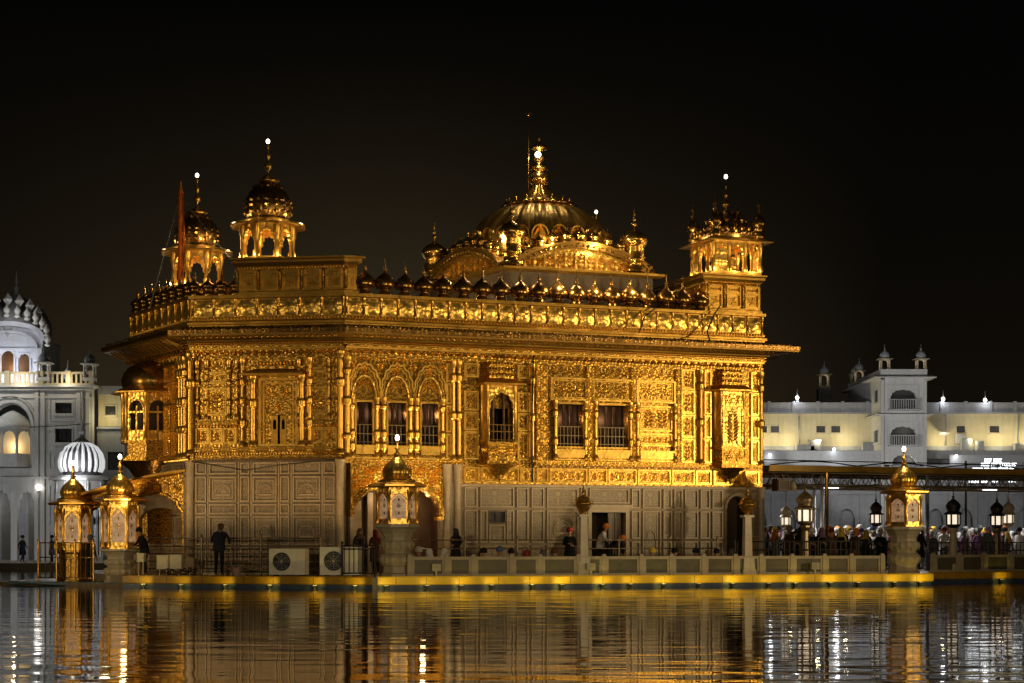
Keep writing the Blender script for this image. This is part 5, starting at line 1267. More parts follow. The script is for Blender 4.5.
# --- little white ribbed shrine on the bank
sh = thing('shrine', 'small octagonal shrine with glowing white ribbed dome on the left bank', 'shrine', (-24.15,101,.28)); Msh = WM[sh.name]
m = MB(); pr = [(1.42*cos(pi/8+k*pi/4),1.42*sin(pi/8+k*pi/4)) for k in range(8)]
for k in range(8):
    p, q = pr[k], pr[(k+1)%8]; L = hypot(q[0]-p[0],q[1]-p[1]); Mk = fm(p,q); a = MB(); a.arch(0,L,2.2,4.75,.14,L-.14,cusped(.14,L-.14,2.6,1.0,5,.1,20),0,.12); a.box(0,.14,0,.12,.4,2.6); a.box(L-.14,L,0,.12,.4,2.6); a.frame(.1,L-.1,3.9,4.6,.06,-.05,0); m.add([Mk @ Vector(v) for v in a.v], a.f)
m.prism(pr, 0, .4); obj('wall', m, WHITE, sh, None, True)
m = MB(); m.sweep(pr, [(-.2,4.72),(.35,4.66),(.36,4.74),(0,4.92),(-.2,4.92)]); m.prism(pr, 4.72, 4.9); obj('eave', m, WHITE, sh, None, True)
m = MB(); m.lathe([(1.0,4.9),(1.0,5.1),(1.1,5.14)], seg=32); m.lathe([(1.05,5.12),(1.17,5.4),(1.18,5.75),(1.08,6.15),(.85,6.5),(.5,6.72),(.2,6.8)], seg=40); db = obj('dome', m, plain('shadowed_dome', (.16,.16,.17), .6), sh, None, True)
for k in range(20):
    an = 2*pi*k/20; r = MB(); r.tube([((1.0*f+.03)*1.0*cos(an),(1.0*f+.03)*sin(an),z) for f, z in ((1.05,5.14),(1.17,5.4),(1.18,5.75),(1.08,6.15),(.85,6.5),(.5,6.72),(.2,6.8))], [.085,.095,.095,.085,.07,.05,.03], 6); obj('rib', r, glow('rib_glow', (.97,.98,1), .55, (.8,.8,.82)) if k == 0 else bpy.data.materials['rib_glow'], db, Msh)
m = MB(); m.lathe([(.42,6.75),(.5,6.8),(.3,6.95),(.12,7.1),(.1,7.2),(.2,7.35),(.22,7.42),(.08,7.55),(.14,7.7),(.05,7.82),(.1,7.95),(.03,8.05),(.015,8.5)], seg=16); obj('finial', m, WHITE, sh, None, True)
lamp('shrine_fill', 'POINT', (-24.2,98.8,5.6), 70, (.97,.98,1), .2); lamp('shrine_fill', 'POINT', (-24.3,98.2,3.9), 240, (.97,.98,1), .2)  # unseen points added in front to whiten the drum

# --- long white range with gate tower on the right
YR = 150.0; MRr = T(0,YR,0)
rg = thing('long_range', 'long white two storey range with yellow lit upper wall across the right bank', 'building', (40,YR,.28))
wn = [(20.9,21.25),(21.55,22.25),(25.35,26.1),(26.6,27.35),(37.05,37.75),(39.8,40.6),(44,44.8),(46,46.8)]
m = MB(); m.wall(4, 62, 9.4, 12.1, [(a,b,10.55,11.1) for a, b in wn], 0, .3); obj('wall', m, CREAM, rg, MRr)
m = MB(); m.box(4,62,.32,6,.28,12.1); obj('inner_wall', m, DIM, rg, MRr)
for a, b in wn: bwindow(rg, MRr, a, b, 10.55, 11.1, CREAM)
m = MB(); m.box(4,62,-.25,.2,12.1,12.25); m.box(4,62,-.1,.1,12.25,12.95); m.box(4,62,-.16,.16,12.95,13.05)
for k in range(28): x = 5+k*2.05; m.box(x-.12,x+.12,-.2,.2,12.25,13.15)
obj('parapet', m, DIM, rg, MRr)
m = MB(); m.box(4,62,-4.0,0,7.55,7.7); m.box(4,62,-.35,0,9.0,9.4); m.box(4,62,-1.4,0,8.3,9.0); obj('terrace', m, DIM, rg, MRr)
m = MB(); m.box(4,30,-4.0,-3.9,7.7,8.75); m.box(35.5,62,-4.0,-3.9,7.7,8.5); m.box(4,30,-4.06,-3.84,8.75,8.84)
for k in range(36): x = 4.5+k*.72; m.box(x-.3,x+.3,-4.03,-4.0,7.85,8.6)
obj('terrace_railing', m, GREYR, rg, MRr)
m = MB(); lw = [(5+k*2.4, 6.3+k*2.4, .28, 4.4) for k in range(24)]
uw = [(5.2+k*2.4, 6.1+k*2.4, 5.75, 6.85) for k in range(24)]
m.wall(4, 62, .28, 7.55, lw+uw, -3.6, -3.2); m.box(4,62,-3.8,-3.2,5.3,5.5); m.box(4,62,-3.9,-3.2,7.35,7.55)
for k in range(25): x = 4.45+k*2.4; m.box(x-.18,x+.18,-3.75,-3.6,.28,7.3)
obj('lower_wall', m, WHITEG, rg, MRr)
for a in uw: bwindow(rg, MRr, *a, WHITEG, .2, -3.6)
for k in range(9):
    m = MB(); x = 5.6+k*6.1; m.tube([(x,-.12,12.05),(x,-.12,9.5)], .06, 6); m.box(x-.09,x+.09,-.2,-.02,11.9,12.05); obj('drainpipe', m, GREYR, rg, MRr)
for a in lw[::1]:
    q = MB(); q.arch(a[0],a[1],3.3,4.4,a[0]+.05,a[1]-.05,semi(a[0]+.05,a[1]-.05,3.35,.8,10),-3.55,-3.3); q.box(a[0],a[1],-2.9,-2.8,.28,4.4); obj('archway', q, WHITEG, rg, MRr)
rr = random.Random(5)
for x, w, h in ((23.5,1.6,.5),(24.6,1.0,.9),(29,1.2,.7),(37.2,.8,1.0),(38.4,.6,.8),(41.6,1.3,.6)): m = MB(); m.box(x,x+w,-1.2,-.5,9.0,9.0+h); m.box(x+.1,x+w-.1,-1.25,-1.2,9.1,8.9+h); obj('roof_plant', m, DIM, rg, MRr)
m = MB(); m.box(36.9,37.7,-.5,-.1,9.6,10.4); m.lathe([(.28,0),(.25,.03)], (37.3,-.52,10.0), 12); obj('air_conditioner', m, WHITE, rg, MRr)
m = MB(); m.lathe([(.01,0),(.4,.06),(.55,.2)], (35.8,-.8,10.3), 16); obj('dish', m, GREYR, rg, MRr)
for k, (x, z) in enumerate(((23.75,13.3),(35.9,13.2),(39.4,13.1),(45,13.1))):
    t = thing('pier_lamp', 'small white lamp on a roof pier of the long range', 'lamp', (x,YR-.1,z-.1), 0, 'roof pier lamps'); m = MB(); m.box(-.12,.12,-.12,.12,-.1,.0); m.lathe([(.05,0),(.03,.12)], seg=6); m.lathe([(.03,.35),(.08,.42),(.02,.6),(.01,1.0)], seg=6); obj('base', m, DIM, t, None, True)
    m = MB(); m.sphere((0,0,.25), .16, 8, 5); obj('lamp_bulb', m, BULBW, t, None, True); lamp('pier_light', 'POINT', (x,YR-.5,z-.1), 26, (.95,.97,1), .15)
for x, z in ((26.1,8.95),(20.9,8.5),(36.0,8.4),(26.3,7.4)):
    t = thing('terrace_lamp', 'small white lamp on the terrace of the long range', 'lamp', (x,YR-4.1,z), 0, 'terrace lamps'); m = MB(); m.box(-.05,.05,.0,.15,-.05,.05); obj('bracket', m, DIM, t, None, True); m = MB(); m.sphere((0,-.05,0), .13, 8, 5); obj('lamp_bulb', m, BULBW, t, None, True)
    lamp('terrace_light', 'POINT', (x,YR-4.6,z-.2), 14, (.95,.97,1), .15)
# gate tower
gt = thing('gate_tower', 'square white gate tower with balconies and roof kiosks rising over the right range', 'tower', (32.6,146,.28)); X0, X1, Y0, Y1 = 30.75, 34.45, 146.0, 160.0
MG = T(-.83,Y0,0); MGs = fm((X0-.83,Y1),(X0-.83,Y0))
hf = [(31.55,33.6,12.2,13.9),(31.55,33.6,9.3,10.9),(31.7,33.6,6.6,8.6)]
m = MB(); m.wall(X0, X1, .28, 14.8, hf, 0, .35)
for h in hf: m.arch(h[0],h[1],h[3]-.6,h[3],h[0]+.05,h[1]-.05,cusped(h[0]+.05,h[1]-.05,h[3]-.58,.5,5,.1,20),0,.3)
obj('wall', m, WHITE, gt, MG)
m = MB(); m.wall(0, Y1-Y0, .28, 14.8, [(11.3,13.0,12.9,13.9),(11.3,13.0,9.6,10.6),(12,13.2,6.8,7.4)], 0, .3); obj('side_wall', m, WHITE, gt, MGs)
m = MB(); m.box(X0+.32,X1,1.3,Y1-Y0,.28,14.8); obj('inner_wall', m, plain('tower_inside', (.06,.06,.062), .8), gt, MG)
tp = [(X0,Y0),(X1,Y0),(X1,Y1),(X0,Y1)]
m = MB(); m.sweep(tp, [(-.1,14.75),(.65,14.7),(.66,14.8),(.0,15.0),(-.1,15.0)]); m.sweep(tp, [(-.1,11.75),(.45,11.7),(.46,11.8),(-.1,11.95)]); m.sweep(tp, [(-.2,15.0),(.05,15.0),(.05,15.45),(-.2,15.45)]); m.prism(tp, 14.8, 15.0); obj('eave', m, WHITE, gt, T(-.83,0,0))
for z0, z1 in ((12.2,13.0),(9.3,10.1)):
    m = MB(); m.box(31.3,33.85,-.45,-.38,z1-.06,z1); m.box(31.3,33.85,-.5,0,z0-.12,z0)
    for k in range(14): m.box(31.34+.19*k,31.40+.19*k,-.44,-.39,z0,z1)
    obj('balcony_railing', m, GREYR, gt, MG)
m = MB()
for x in (X0+.12,X1-.12): m.box(x-.12,x+.12,-.1,0,.28,14.6)
for h in hf: m.frame(h[0]-.25,h[1]+.25,h[2]-.1,h[3]+.3,.1,-.08,0)
obj('moulding', m, WHITE, gt, MG)
for a in ((11.3,13.0,12.9,13.9),(11.3,13.0,9.6,10.6)): bwindow(gt, MGs, *a, WHITE)
for x, y, s in ((30.35,146.6,.95),(33.3,146.6,.95),(30.1,156,.9),(30.4,159.5,.9)): chhatri(gt, T(x,y,15.1), s, MARBW)
lamp('tower_light', 'POINT', (32.5,146.8,8.2), 22, (1,.95,.85), .2); lamp('tower_light', 'POINT', (32.1,146.8,10.6), 5, (1,.9,.7), .2)
tc = thing('roof_kiosk', 'lone small lit roof kiosk standing behind the left wing of the range', 'kiosk', (28.1,162,0)); m = MB(); m.box(-.6,.6,-.6,.6,.3,15.2); obj('tower', m, DIM, tc, None, True); chhatri(tc, T(28.1,162,15.2), 1.0, MARBW, 'lantern_top')
lamp('kiosk_light', 'POINT', (28.1,161.9,16.1), 6, (1,.85,.6), .1)
for x, y in ((30.35,146.6),(33.3,146.6),(30.1,156)): lamp('kiosk_light', 'POINT', (x,y-.1,15.9), 5, (1,.85,.6), .1)
# lit message board behind the canopy: rows of unreadable small white marks
bd = thing('message_board', 'wide electronic board with rows of white glowing script behind the canopy', 'sign', (29.6,104,.28))
m = MB()
for z in (4.55,4.85,5.55,5.78): m.box(-3.5,.2,.0,.03,z-.02,z)
obj('rack', m, IRON, bd, None, True)
m = MB(); rr = random.Random(11)
for z, a, b, g in ((5.88,-2.3,-1.2,.22),(5.66,-2.5,-.45,.17),(5.36,-3.0,-.6,.2),(4.95,-3.4,-1.1,.22),(4.95,-.7,-.1,.2),(4.70,-3.2,-1.5,.18),(4.72,-.9,-.35,.16)):
    x = a
    while x < b:
        wl = rr.uniform(.25,.6); m.box(x, min(x+wl,b), -.03, -.01, z+g*.42, z+g*.62); xx = x
        while xx < min(x+wl,b)-.06:
            k = rr.random(); m.box(xx, xx+.045, -.03, -.01, z-g*.4, z+g*.42)
            if k < .5: m.box(xx+.045, xx+.10, -.03, -.01, z-g*.4, z-g*.2)
            elif k < .75: m.box(xx+.045, xx+.10, -.03, -.01, z-.02, z+.03)
            if k > .85: m.box(xx+.01, xx+.06, -.03, -.01, z+g*.7, z+g*.95)
            xx += rr.uniform(.11,.15)
        x += wl+rr.uniform(.06,.16)
obj('lettering', m, glow('board_letters', (.93,.97,1), 4), bd, None, True)
m = MB(); m.box(-3.4,-3.3,.05,.15,0,5.9); m.box(0,.1,.05,.15,0,5.9); obj('post', m, IRON, bd, None, True)

# ------------------------------------------------------------------ people
SKIN = plain('skin', (.30,.16,.09), .55, 0, .12, 9)
CL = {k: plain('cloth_'+k, c, .85, 0, .3, 7, .15) for k, c in dict(black=(.012,.012,.014), navy=(.02,.024,.04), grey=(.10,.10,.11), white=(.55,.54,.52), maroon=(.13,.015,.02), red=(.34,.03,.03), orange=(.55,.16,.03), pink=(.42,.16,.22), yellow=(.62,.45,.06), brown=(.09,.05,.03), blue=(.08,.12,.24), beige=(.36,.30,.22), violet=(.20,.10,.20)).items()}
STAND = dict(pelvis=(0,0,.92), waist=(0,.0,1.08), chest=(0,.01,1.27), upper=(0,.01,1.39), neck=(0,0,1.475), jaw=(0,-.015,1.545), head=(0,-.005,1.615), crown=(0,.005,1.68),
    shL=(-.185,.01,1.395), elL=(-.245,.03,1.12), wrL=(-.25,-.05,.88), paL=(-.25,-.075,.81), shR=(.185,.01,1.395), elR=(.245,.03,1.12), wrR=(.25,-.05,.88), paR=(.25,-.075,.81),
    hiL=(-.09,0,.87), knL=(-.10,-.02,.47), anL=(-.105,.02,.085), toL=(-.125,-.15,.035), hiR=(.09,0,.87), knR=(.10,-.02,.47), anR=(.105,.02,.085), toR=(.125,-.15,.035))
RAD = dict(pelvis=(.135,.105), waist=(.12,.10), chest=(.145,.11), upper=(.105,.085), neck=(.052,.052), jaw=(.062,.07), head=(.08,.095), crown=(.058,.068),
    shL=(.06,.06), elL=(.046,.046), wrL=(.028,.028), paL=(.03,.02), hiL=(.098,.098), knL=(.066,.066), anL=(.044,.044), toL=(.034,.028))
for k in list(RAD):
    if k.endswith('L'): RAD[k[:-1]+'R'] = RAD[k]
BONES = [('pelvis','waist',1),('waist','chest',1),('chest','upper',1),('upper','neck',0),('neck','jaw',0),('jaw','head',0),('head','crown',0)]
for s in 'LR': BONES += [('upper','sh'+s,1),('sh'+s,'el'+s,1),('el'+s,'wr'+s,1),('wr'+s,'pa'+s,0),('pelvis','hi'+s,2),('hi'+s,'kn'+s,2),('kn'+s,'an'+s,2),('an'+s,'to'+s,3)]
def body_mesh(name, over=None):
    J = dict(STAND); J.update({k:v for k,v in (over or {}).items() if k != 'face'})
    names = list(J); vs = [Vector(J[n]) for n in names]; ix = {n:i for i,n in enumerate(names)}; rad = [RAD[n] for n in names]
    es = [(ix[a],ix[b]) for a,b,_ in BONES]; seg = [(J[a],J[b],m) for a,b,m in BONES]
    for s in 'LR':   # palm and five bent fingers
        w, p = Vector(J['wr'+s]), Vector(J['pa'+s]); d = (p-w).normalized(); sg = 1 if s == 'R' else -1
        side = d.cross(Vector((sg,0,0))); side = side.normalized() if side.length > .1 else Vector((0,1,0)); nrm = side.cross(d)
        for q, (off, L) in enumerate(((-.026,.062),(-.009,.074),(.009,.07),(.025,.056))):
            a = p+side*off+d*.02; b = a+d*L*.55; c = b+(d*.8-nrm*.5*sg).normalized()*L*.45
            k = len(vs); vs += [a,b,c]; rad += [(.0095,.0095),(.009,.009),(.007,.007)]; es += [(ix['pa'+s],k),(k,k+1),(k+1,k+2)]; seg += [(tuple(a),tuple(b),0),(tuple(b),tuple(c),0)]
        a = w.lerp(p,.45)-side*.034; b = a+(d-side*.5).normalized()*.045; k = len(vs); vs += [a,b]; rad += [(.011,.011),(.009,.009)]; es += [(ix['wr'+s],k),(k,k+1)]; seg += [(tuple(a),tuple(b),0)]
    me = bpy.data.meshes.new(name+'_rig'); me.from_pydata([tuple(v) for v in vs], es, [])
    o = bpy.data.objects.new(name+'_rig', me); COL.objects.link(o)
    sk = o.modifiers.new('s','SKIN'); sk.use_smooth_shade = True
    for i, r in enumerate(rad): me.skin_vertices[0].data[i].radius = r
    for i in range(len(vs)): me.skin_vertices[0].data[i].use_root = (i == 0)
    ss = o.modifiers.new('u','SUBSURF'); ss.levels = 1; ss.render_levels = 1
    dg = bpy.context.evaluated_depsgraph_get(); res = bpy.data.meshes.new_from_object(o.evaluated_get(dg)); bpy.data.objects.remove(o)
    res.name = name
    res.materials.clear()
    for k in range(4): res.materials.append(SKIN)
    S_ = [(Vector(a),Vector(b),m) for a,b,m in seg]
    def near(p):
        best = (9,0)
        for a, b, m in S_:
            d = b-a; t = max(0,min(1,(p-a).dot(d)/max(d.length_squared,1e-8))); best = min(best, ((p-a-d*t).length, m))
        return best[1]
    for f in res.polygons: f.material_index = near(f.center)
    # nose, ears, eyes on the head
    bm = bmesh.new(); bm.from_mesh(res); hd = Vector(J['head']); up = (Vector(J['crown'])-Vector(J['jaw'])).normalized(); fw = Vector((0,-1,0)); fw = (fw-up*fw.dot(up)).normalized()
    if over and 'face' in over: fw = Vector(over['face']).normalized()
    sd = up.cross(fw)
    for off, sc3 in ((fw*.098-up*.015,(.012,.016,.024)),(sd*.083-up*.01,(.01,.02,.03)),(-sd*.083-up*.01,(.01,.02,.03))):
        bmesh.ops.create_icosphere(bm, subdivisions=1, radius=1, matrix=Matrix.Translation(hd+off) @ Matrix.Diagonal((*sc3,1)))
    bm.to_mesh(res); bm.free(); return res, J
def loft(sections, seg=14):
    """cloth loft: sections (centre, rx, ry)"""
    m = MB(); vs = []; fs = []
    for (c, rx, ry) in sections:
        for k in range(seg):
            a = 2*pi*k/seg; w = 1+.05*sin(5*a+c[2]*9)
            vs.append((c[0]+rx*w*cos(a), c[1]+ry*w*sin(a), c[2]))
    for i in range(len(sections)-1):
        for k in range(seg): fs.append((i*seg+k,i*seg+(k+1)%seg,(i+1)*seg+(k+1)%seg,(i+1)*seg+k))
    m.add(vs, fs, True); return m
def turban_mb(h):
    m = MB()
    m.lathe([(.085,-.01),(.118,.0),(.128,.03),(.118,.05),(.13,.065),(.122,.095),(.10,.12),(.105,.13),(.07,.16),(.01,.175)], (h[0],h[1]+.012,h[2]+.005), 16, 8, .05); return m
def cap_mb(h):
    m = MB(); m.lathe([(.10,.02),(.108,.05),(.098,.09),(.06,.118),(.01,.125)], (h[0],h[1]+.01,h[2]), 14); m.box(h[0]-.07,h[0]+.07,h[1]-.19,h[1]-.08,h[2]+.03,h[2]+.045); m.lathe([(.05,-.10),(.085,-.07),(.095,-.02),(.10,.03)], (h[0],h[1]+.028,h[2]), 12); return m
def scarf_mb(h, sh):
    m = loft([((h[0],h[1]+.02,h[2]+.115),.015,.015),((h[0],h[1]+.015,h[2]+.10),.07,.075),((h[0],h[1]+.02,h[2]+.04),.105,.115),((h[0],h[1]+.045,h[2]-.06),.105,.11),((h[0],h[1]+.05,h[2]-.15),.12,.12),((sh[0],sh[1]+.03,sh[2]+.0),.20,.15),((sh[0],sh[1]+.03,sh[2]-.2),.235,.17)], 16); return m
BODY = {}
def get_body(kind):
    if kind in BODY: return BODY[kind]
    ov = {}
    if kind == 'walk': ov = dict(knL=(-.10,-.16,.50), anL=(-.10,-.14,.09), toL=(-.12,-.31,.06), knR=(.10,.04,.47), anR=(.10,.24,.13), toR=(.11,.10,.03), elL=(-.25,.12,1.14), wrL=(-.24,.10,.90), paL=(-.24,.08,.83), elR=(.25,-.04,1.12), wrR=(.22,-.20,.98), paR=(.21,-.25,.93))
    if kind == 'fold': ov = dict(elL=(-.25,.0,1.14), wrL=(-.10,-.22,1.16), paL=(-.04,-.25,1.17), elR=(.25,.0,1.14), wrR=(.10,-.23,1.10), paR=(.03,-.26,1.11), head=(0,-.02,1.615))
    if kind == 'lean': ov = dict(waist=(0,-.02,1.08), chest=(0,-.08,1.26), upper=(0,-.12,1.37), neck=(0,-.16,1.45), jaw=(0,-.20,1.51), head=(0,-.215,1.58), crown=(0,-.215,1.645), shL=(-.19,-.11,1.375), elL=(-.30,-.20,1.14), wrL=(-.24,-.36,1.05), paL=(-.22,-.42,1.04), shR=(.19,-.11,1.375), elR=(.30,-.20,1.14), wrR=(.24,-.36,1.05), paR=(.22,-.42,1.04))
    if kind == 'bend': ov = dict(pelvis=(0,.05,.90), waist=(0,-.03,1.04), chest=(0,-.20,1.15), upper=(0,-.32,1.20), neck=(0,-.40,1.23), jaw=(0,-.46,1.23), head=(0,-.52,1.24), crown=(0,-.57,1.28), shL=(-.18,-.31,1.19), elL=(-.22,-.36,.92), wrL=(-.16,-.48,.74), paL=(-.14,-.52,.68), shR=(.18,-.31,1.19), elR=(.22,-.36,.92), wrR=(.16,-.48,.74), paR=(.14,-.52,.68), hiL=(-.09,.05,.86), hiR=(.09,.05,.86), face=(0,-.7,-.7))
    if kind == 'floor': ov = dict(pelvis=(0,0,.13), waist=(0,-.01,.28), chest=(0,-.03,.45), upper=(0,-.05,.565), neck=(0,-.07,.645), jaw=(0,-.10,.71), head=(0,-.10,.78), crown=(0,-.09,.845), shL=(-.185,-.04,.57), elL=(-.26,-.10,.32), wrL=(-.14,-.28,.24), paL=(-.09,-.33,.23), shR=(.185,-.04,.57), elR=(.26,-.10,.32), wrR=(.14,-.28,.24), paR=(.09,-.33,.23), hiL=(-.10,-.02,.12), knL=(-.38,-.30,.15), anL=(.05,-.40,.07), toL=(.20,-.42,.06), hiR=(.10,-.02,.12), knR=(.38,-.30,.15), anR=(-.05,-.34,.08), toR=(-.2,-.34,.06))
    if kind == 'chair': ov = dict(pelvis=(0,0,.50), waist=(0,.0,.66), chest=(0,-.02,.84), upper=(0,-.03,.955), neck=(0,-.05,1.035), jaw=(0,-.08,1.10), head=(0,-.08,1.17), crown=(0,-.07,1.235), shL=(-.185,-.02,.96), elL=(-.25,-.05,.70), wrL=(-.16,-.28,.64), paL=(-.13,-.34,.63), shR=(.185,-.02,.96), elR=(.25,-.05,.70), wrR=(.16,-.28,.64), paR=(.13,-.34,.63), hiL=(-.10,-.03,.49), knL=(-.12,-.42,.50), anL=(-.12,-.40,.09), toL=(-.13,-.56,.04), hiR=(.10,-.03,.49), knR=(.12,-.42,.50), anR=(.12,-.40,.09), toR=(.13,-.56,.04))
    BODY[kind] = body_mesh('person_'+kind, ov); return BODY[kind]
CLOTHMESH = {}
def person(loc, rz, kind, top, legs, head, hcol, label, s=1.0, group=None, tunic=None):
    me, J = get_body(kind)
    t = bpy.data.objects.new('person', me); COL.objects.link(t)
    place(t, T(loc[0],loc[1],loc[2],rz) @ Matrix.Scale(s,4)); tag(t, label, 'person', group)
    for i, mt in enumerate((SKIN, CL[top], CL[legs], SKIN)): t.material_slots[i].link = 'OBJECT'; t.material_slots[i].material = mt
    def cl(name, key, mk, mat):
        if key not in CLOTHMESH: CLOTHMESH[key] = mk().mesh(name, [CL['grey']])
        c = obj(name, CLOTHMESH[key], None, t, None, True); c.material_slots[0].link = 'OBJECT'; c.material_slots[0].material = CL[mat]
    h = J['head']; up = J['upper']
    if head == 'turban': cl('turban', ('t',kind), lambda: turban_mb(h), hcol)
    if head == 'cap': cl('cap', ('c',kind), lambda: cap_mb(h), hcol)
    if head == 'scarf': cl('headscarf', ('s',kind), lambda: scarf_mb(h, up), hcol)
    if kind == 'lean': cl('jacket', ('j',kind), lambda: loft([((0,-.13,1.42),.10,.09),((0,-.12,1.38),.18,.11),((0,-.08,1.27),.205,.15),((0,-.02,1.08),.185,.15),((0,0,.94),.205,.165),((0,0,.80),.21,.17)]), top)
    if tunic and kind in ('stand','walk','fold'):
        cl('tunic', ('k',kind), lambda: loft([((0,.01,1.40),.17,.11),((0,.01,1.27),.20,.15),((0,.0,1.08),.175,.145),((0,0,.92),.205,.16),((0,0,.70),.225,.185),((0,0,.52),.235,.20)]), tunic)
    return t
# individuals near the temple
person((-10.03,61.62,ZP), radians(172), 'lean', 'navy', 'black', 'cap', 'brown', 'man in dark jacket and brown cap leaning at the railing with his back to us', 1.06)
person((-12.75,62.45,ZP), radians(-60), 'lean', 'black', 'black', 'turban', 'black', 'dark clad person stooping over the railing beside the small electrical box', .96)
person((-15.25,65.1,.1), radians(150), 'stand', 'black', 'navy', 'cap', 'grey', 'person in dark cap half hidden between the two left kiosks', .98)
person((-1.95,62.4,ZP), radians(-40), 'fold', 'black', 'black', 'scarf', 'black', 'person wrapped in dark shawl standing behind the railing right of the great arch', .95, None, 'black')
person((-5.25,62.2,ZP), radians(30), 'stand', 'black', 'black', 'scarf', 'brown', 'dark clad person by the gate fence at the left side of the great arch', .95, None, 'black')
person((-4.75,62.6,ZP), radians(-20), 'fold', 'brown', 'black', 'scarf', 'maroon', 'person in dark reddish scarf behind the gate fence in the great arch', .92, None, 'brown')
person((2.02,63.0,ZP), radians(12), 'fold', 'black', 'black', 'turban', 'maroon', 'person in black with maroon turban standing left of the brass globe post', .94, None, 'black')
person((3.20,65.2,ZP+.12), radians(80), 'lean', 'white', 'black', 'turban', 'orange', 'man with orange turban leaning inside the marble doorway', .98)
person((3.55,64.9,ZP), radians(60), 'bend', 'black', 'black', 'turban', 'orange', 'person in black bending down in front of the marble doorway', 1.0)
SEAT = [(-2.35,'scarf','white','red'),(-2.75,'scarf','white','beige'),(-3.1,'turban','white','grey'),(-.95,'turban','black','navy'),(-.45,'turban','blue','black'),(.05,'turban','black','black'),(.5,'scarf','red','red'),(1.15,'scarf','grey','grey'),(1.55,'turban','brown','black'),(5.0,'turban','yellow','grey'),(5.65,'turban','black','black'),(6.5,'turban','navy','grey'),(7.0,'scarf','brown','brown'),(7.35,'turban','black','navy'),(7.75,'scarf','grey','black')]
for x, hd, hc, tc_ in SEAT:
    y = 61.55+.27*(x+1.5); lb = {'white':'with white head cloth','black':'in black turban','blue':'in blue turban','red':'in red headscarf','grey':'in grey headscarf','brown':'in brown head cloth','yellow':'in yellow turban','navy':'in navy turban'}[hc]
    person((x,y,ZP), random.uniform(-2.6,2.6), 'floor', tc_, 'black', hd, hc, 'person %s sitting on the walkway behind the balustrade' % lb, random.uniform(.98,1.08), 'people sitting behind the balustrade')
for (x, y, rz, kd, tp_) in ((-27.6,101.5,1.2,'walk','black'),(-26.2,102.5,-1.0,'stand','grey'),(-25.4,101.8,1.5,'walk','black')):
    person((x,y,.28), rz, kd, tp_, 'black', 'turban', 'black', {-27.6:'dark figure walking on the far left promenade, outermost',-26.2:'dark figure standing in the middle of the three on the left promenade',-25.4:'dark figure walking on the promenade nearest the shrine'}[x], .9, None, tp_)
# the queue under the canopy
rr = random.Random(21); HC = ['white','white','white','white','white','white','white','grey','pink','maroon','black','blue','yellow','orange','navy','beige','violet','white','black']
for row, (yo, st) in enumerate(((.45,.52),(.95,.48),(1.6,.46),(2.3,.46),(3.0,.46))):
    x = .1+.2*row
    while x < 13.6:
        p = fpt(MC, x+rr.uniform(-.12,.12), yo+rr.uniform(-.12,.12), ZP); hc = rr.choice(HC); hd = rr.choice(['scarf','turban','scarf','turban','cap'])
        tp_ = rr.choice(['black','navy','grey','grey','white','maroon','white','beige','blue','violet','pink']); kd = rr.choice(['stand','fold','walk','stand'])
        nm = {'scarf':'headscarf','turban':'turban','cap':'cap'}[hd]
        person((p.x,p.y,p.z), rr.uniform(-2.2,2.2), kd, tp_, rr.choice(['black','grey','navy','white']), hd, hc, 'person in %s %s waiting in the queue under the canopy' % (hc, nm), rr.uniform(.9,1.04), 'visitors queuing under the canopy', rr.choice([None,tp_,tp_]))
        x += st*rr.uniform(.8,1.25)
for k in range(9):     # in front of the queue, by the railing
    x = 10.3+.45*k+rr.uniform(-.1,.1); hc = rr.choice(HC); tp_ = rr.choice(['black','navy','black','brown'])
    person((x,67.3+.3*(x-10)+rr.uniform(-.3,.3),ZP), rr.uniform(-2,2), rr.choice(['stand','fold']), tp_, 'black', 'scarf' if k % 2 else 'turban', hc, 'person in %s %s and dark clothes standing by the dark steel railing' % (hc, 'headscarf' if k % 2 else 'turban'), rr.uniform(.92,1.0), 'visitors beside the dark railing', tp_)

# ------------------------------------------------------------------ light
WARM = (1,.74,.37)
K = 1.0
def flood(loc, tgt, power, cone, col=WARM, radius=.5): return lamp('flood_beam', 'SPOT', loc, power*K, col, radius, tgt, cone, 1.0)
flood((46,42,5.5), (2.5,66.5,8.0), 38000, 26)             # far corner of the walkway, right
flood((22,6,4.5), (1.5,66,9.3), 19000, 22)
flood((-42,30,5.0), (-12.5,66,5.5), 22000, 20)              # far corner, left
flood((-14,-8,7), (-5,62,1), 14000, 40, (1,.78,.46)); flood((16,-8,7), (6,63,1), 14500, 40, (1,.78,.46))   # unseen fill floods added on the near walkway
for x, y, z, w_ in ((-3.83,60.1,1.9,6500),(14.1,64.75,1.9,6000),(-13.94,64,1.8,8000),(-16.1,66,1.8,7000)): flood((x*.6+9,-4,5), (x,y,z), w_, 8.5, (1,.74,.36), .3)  # narrow unseen spots added to brighten the four kiosks
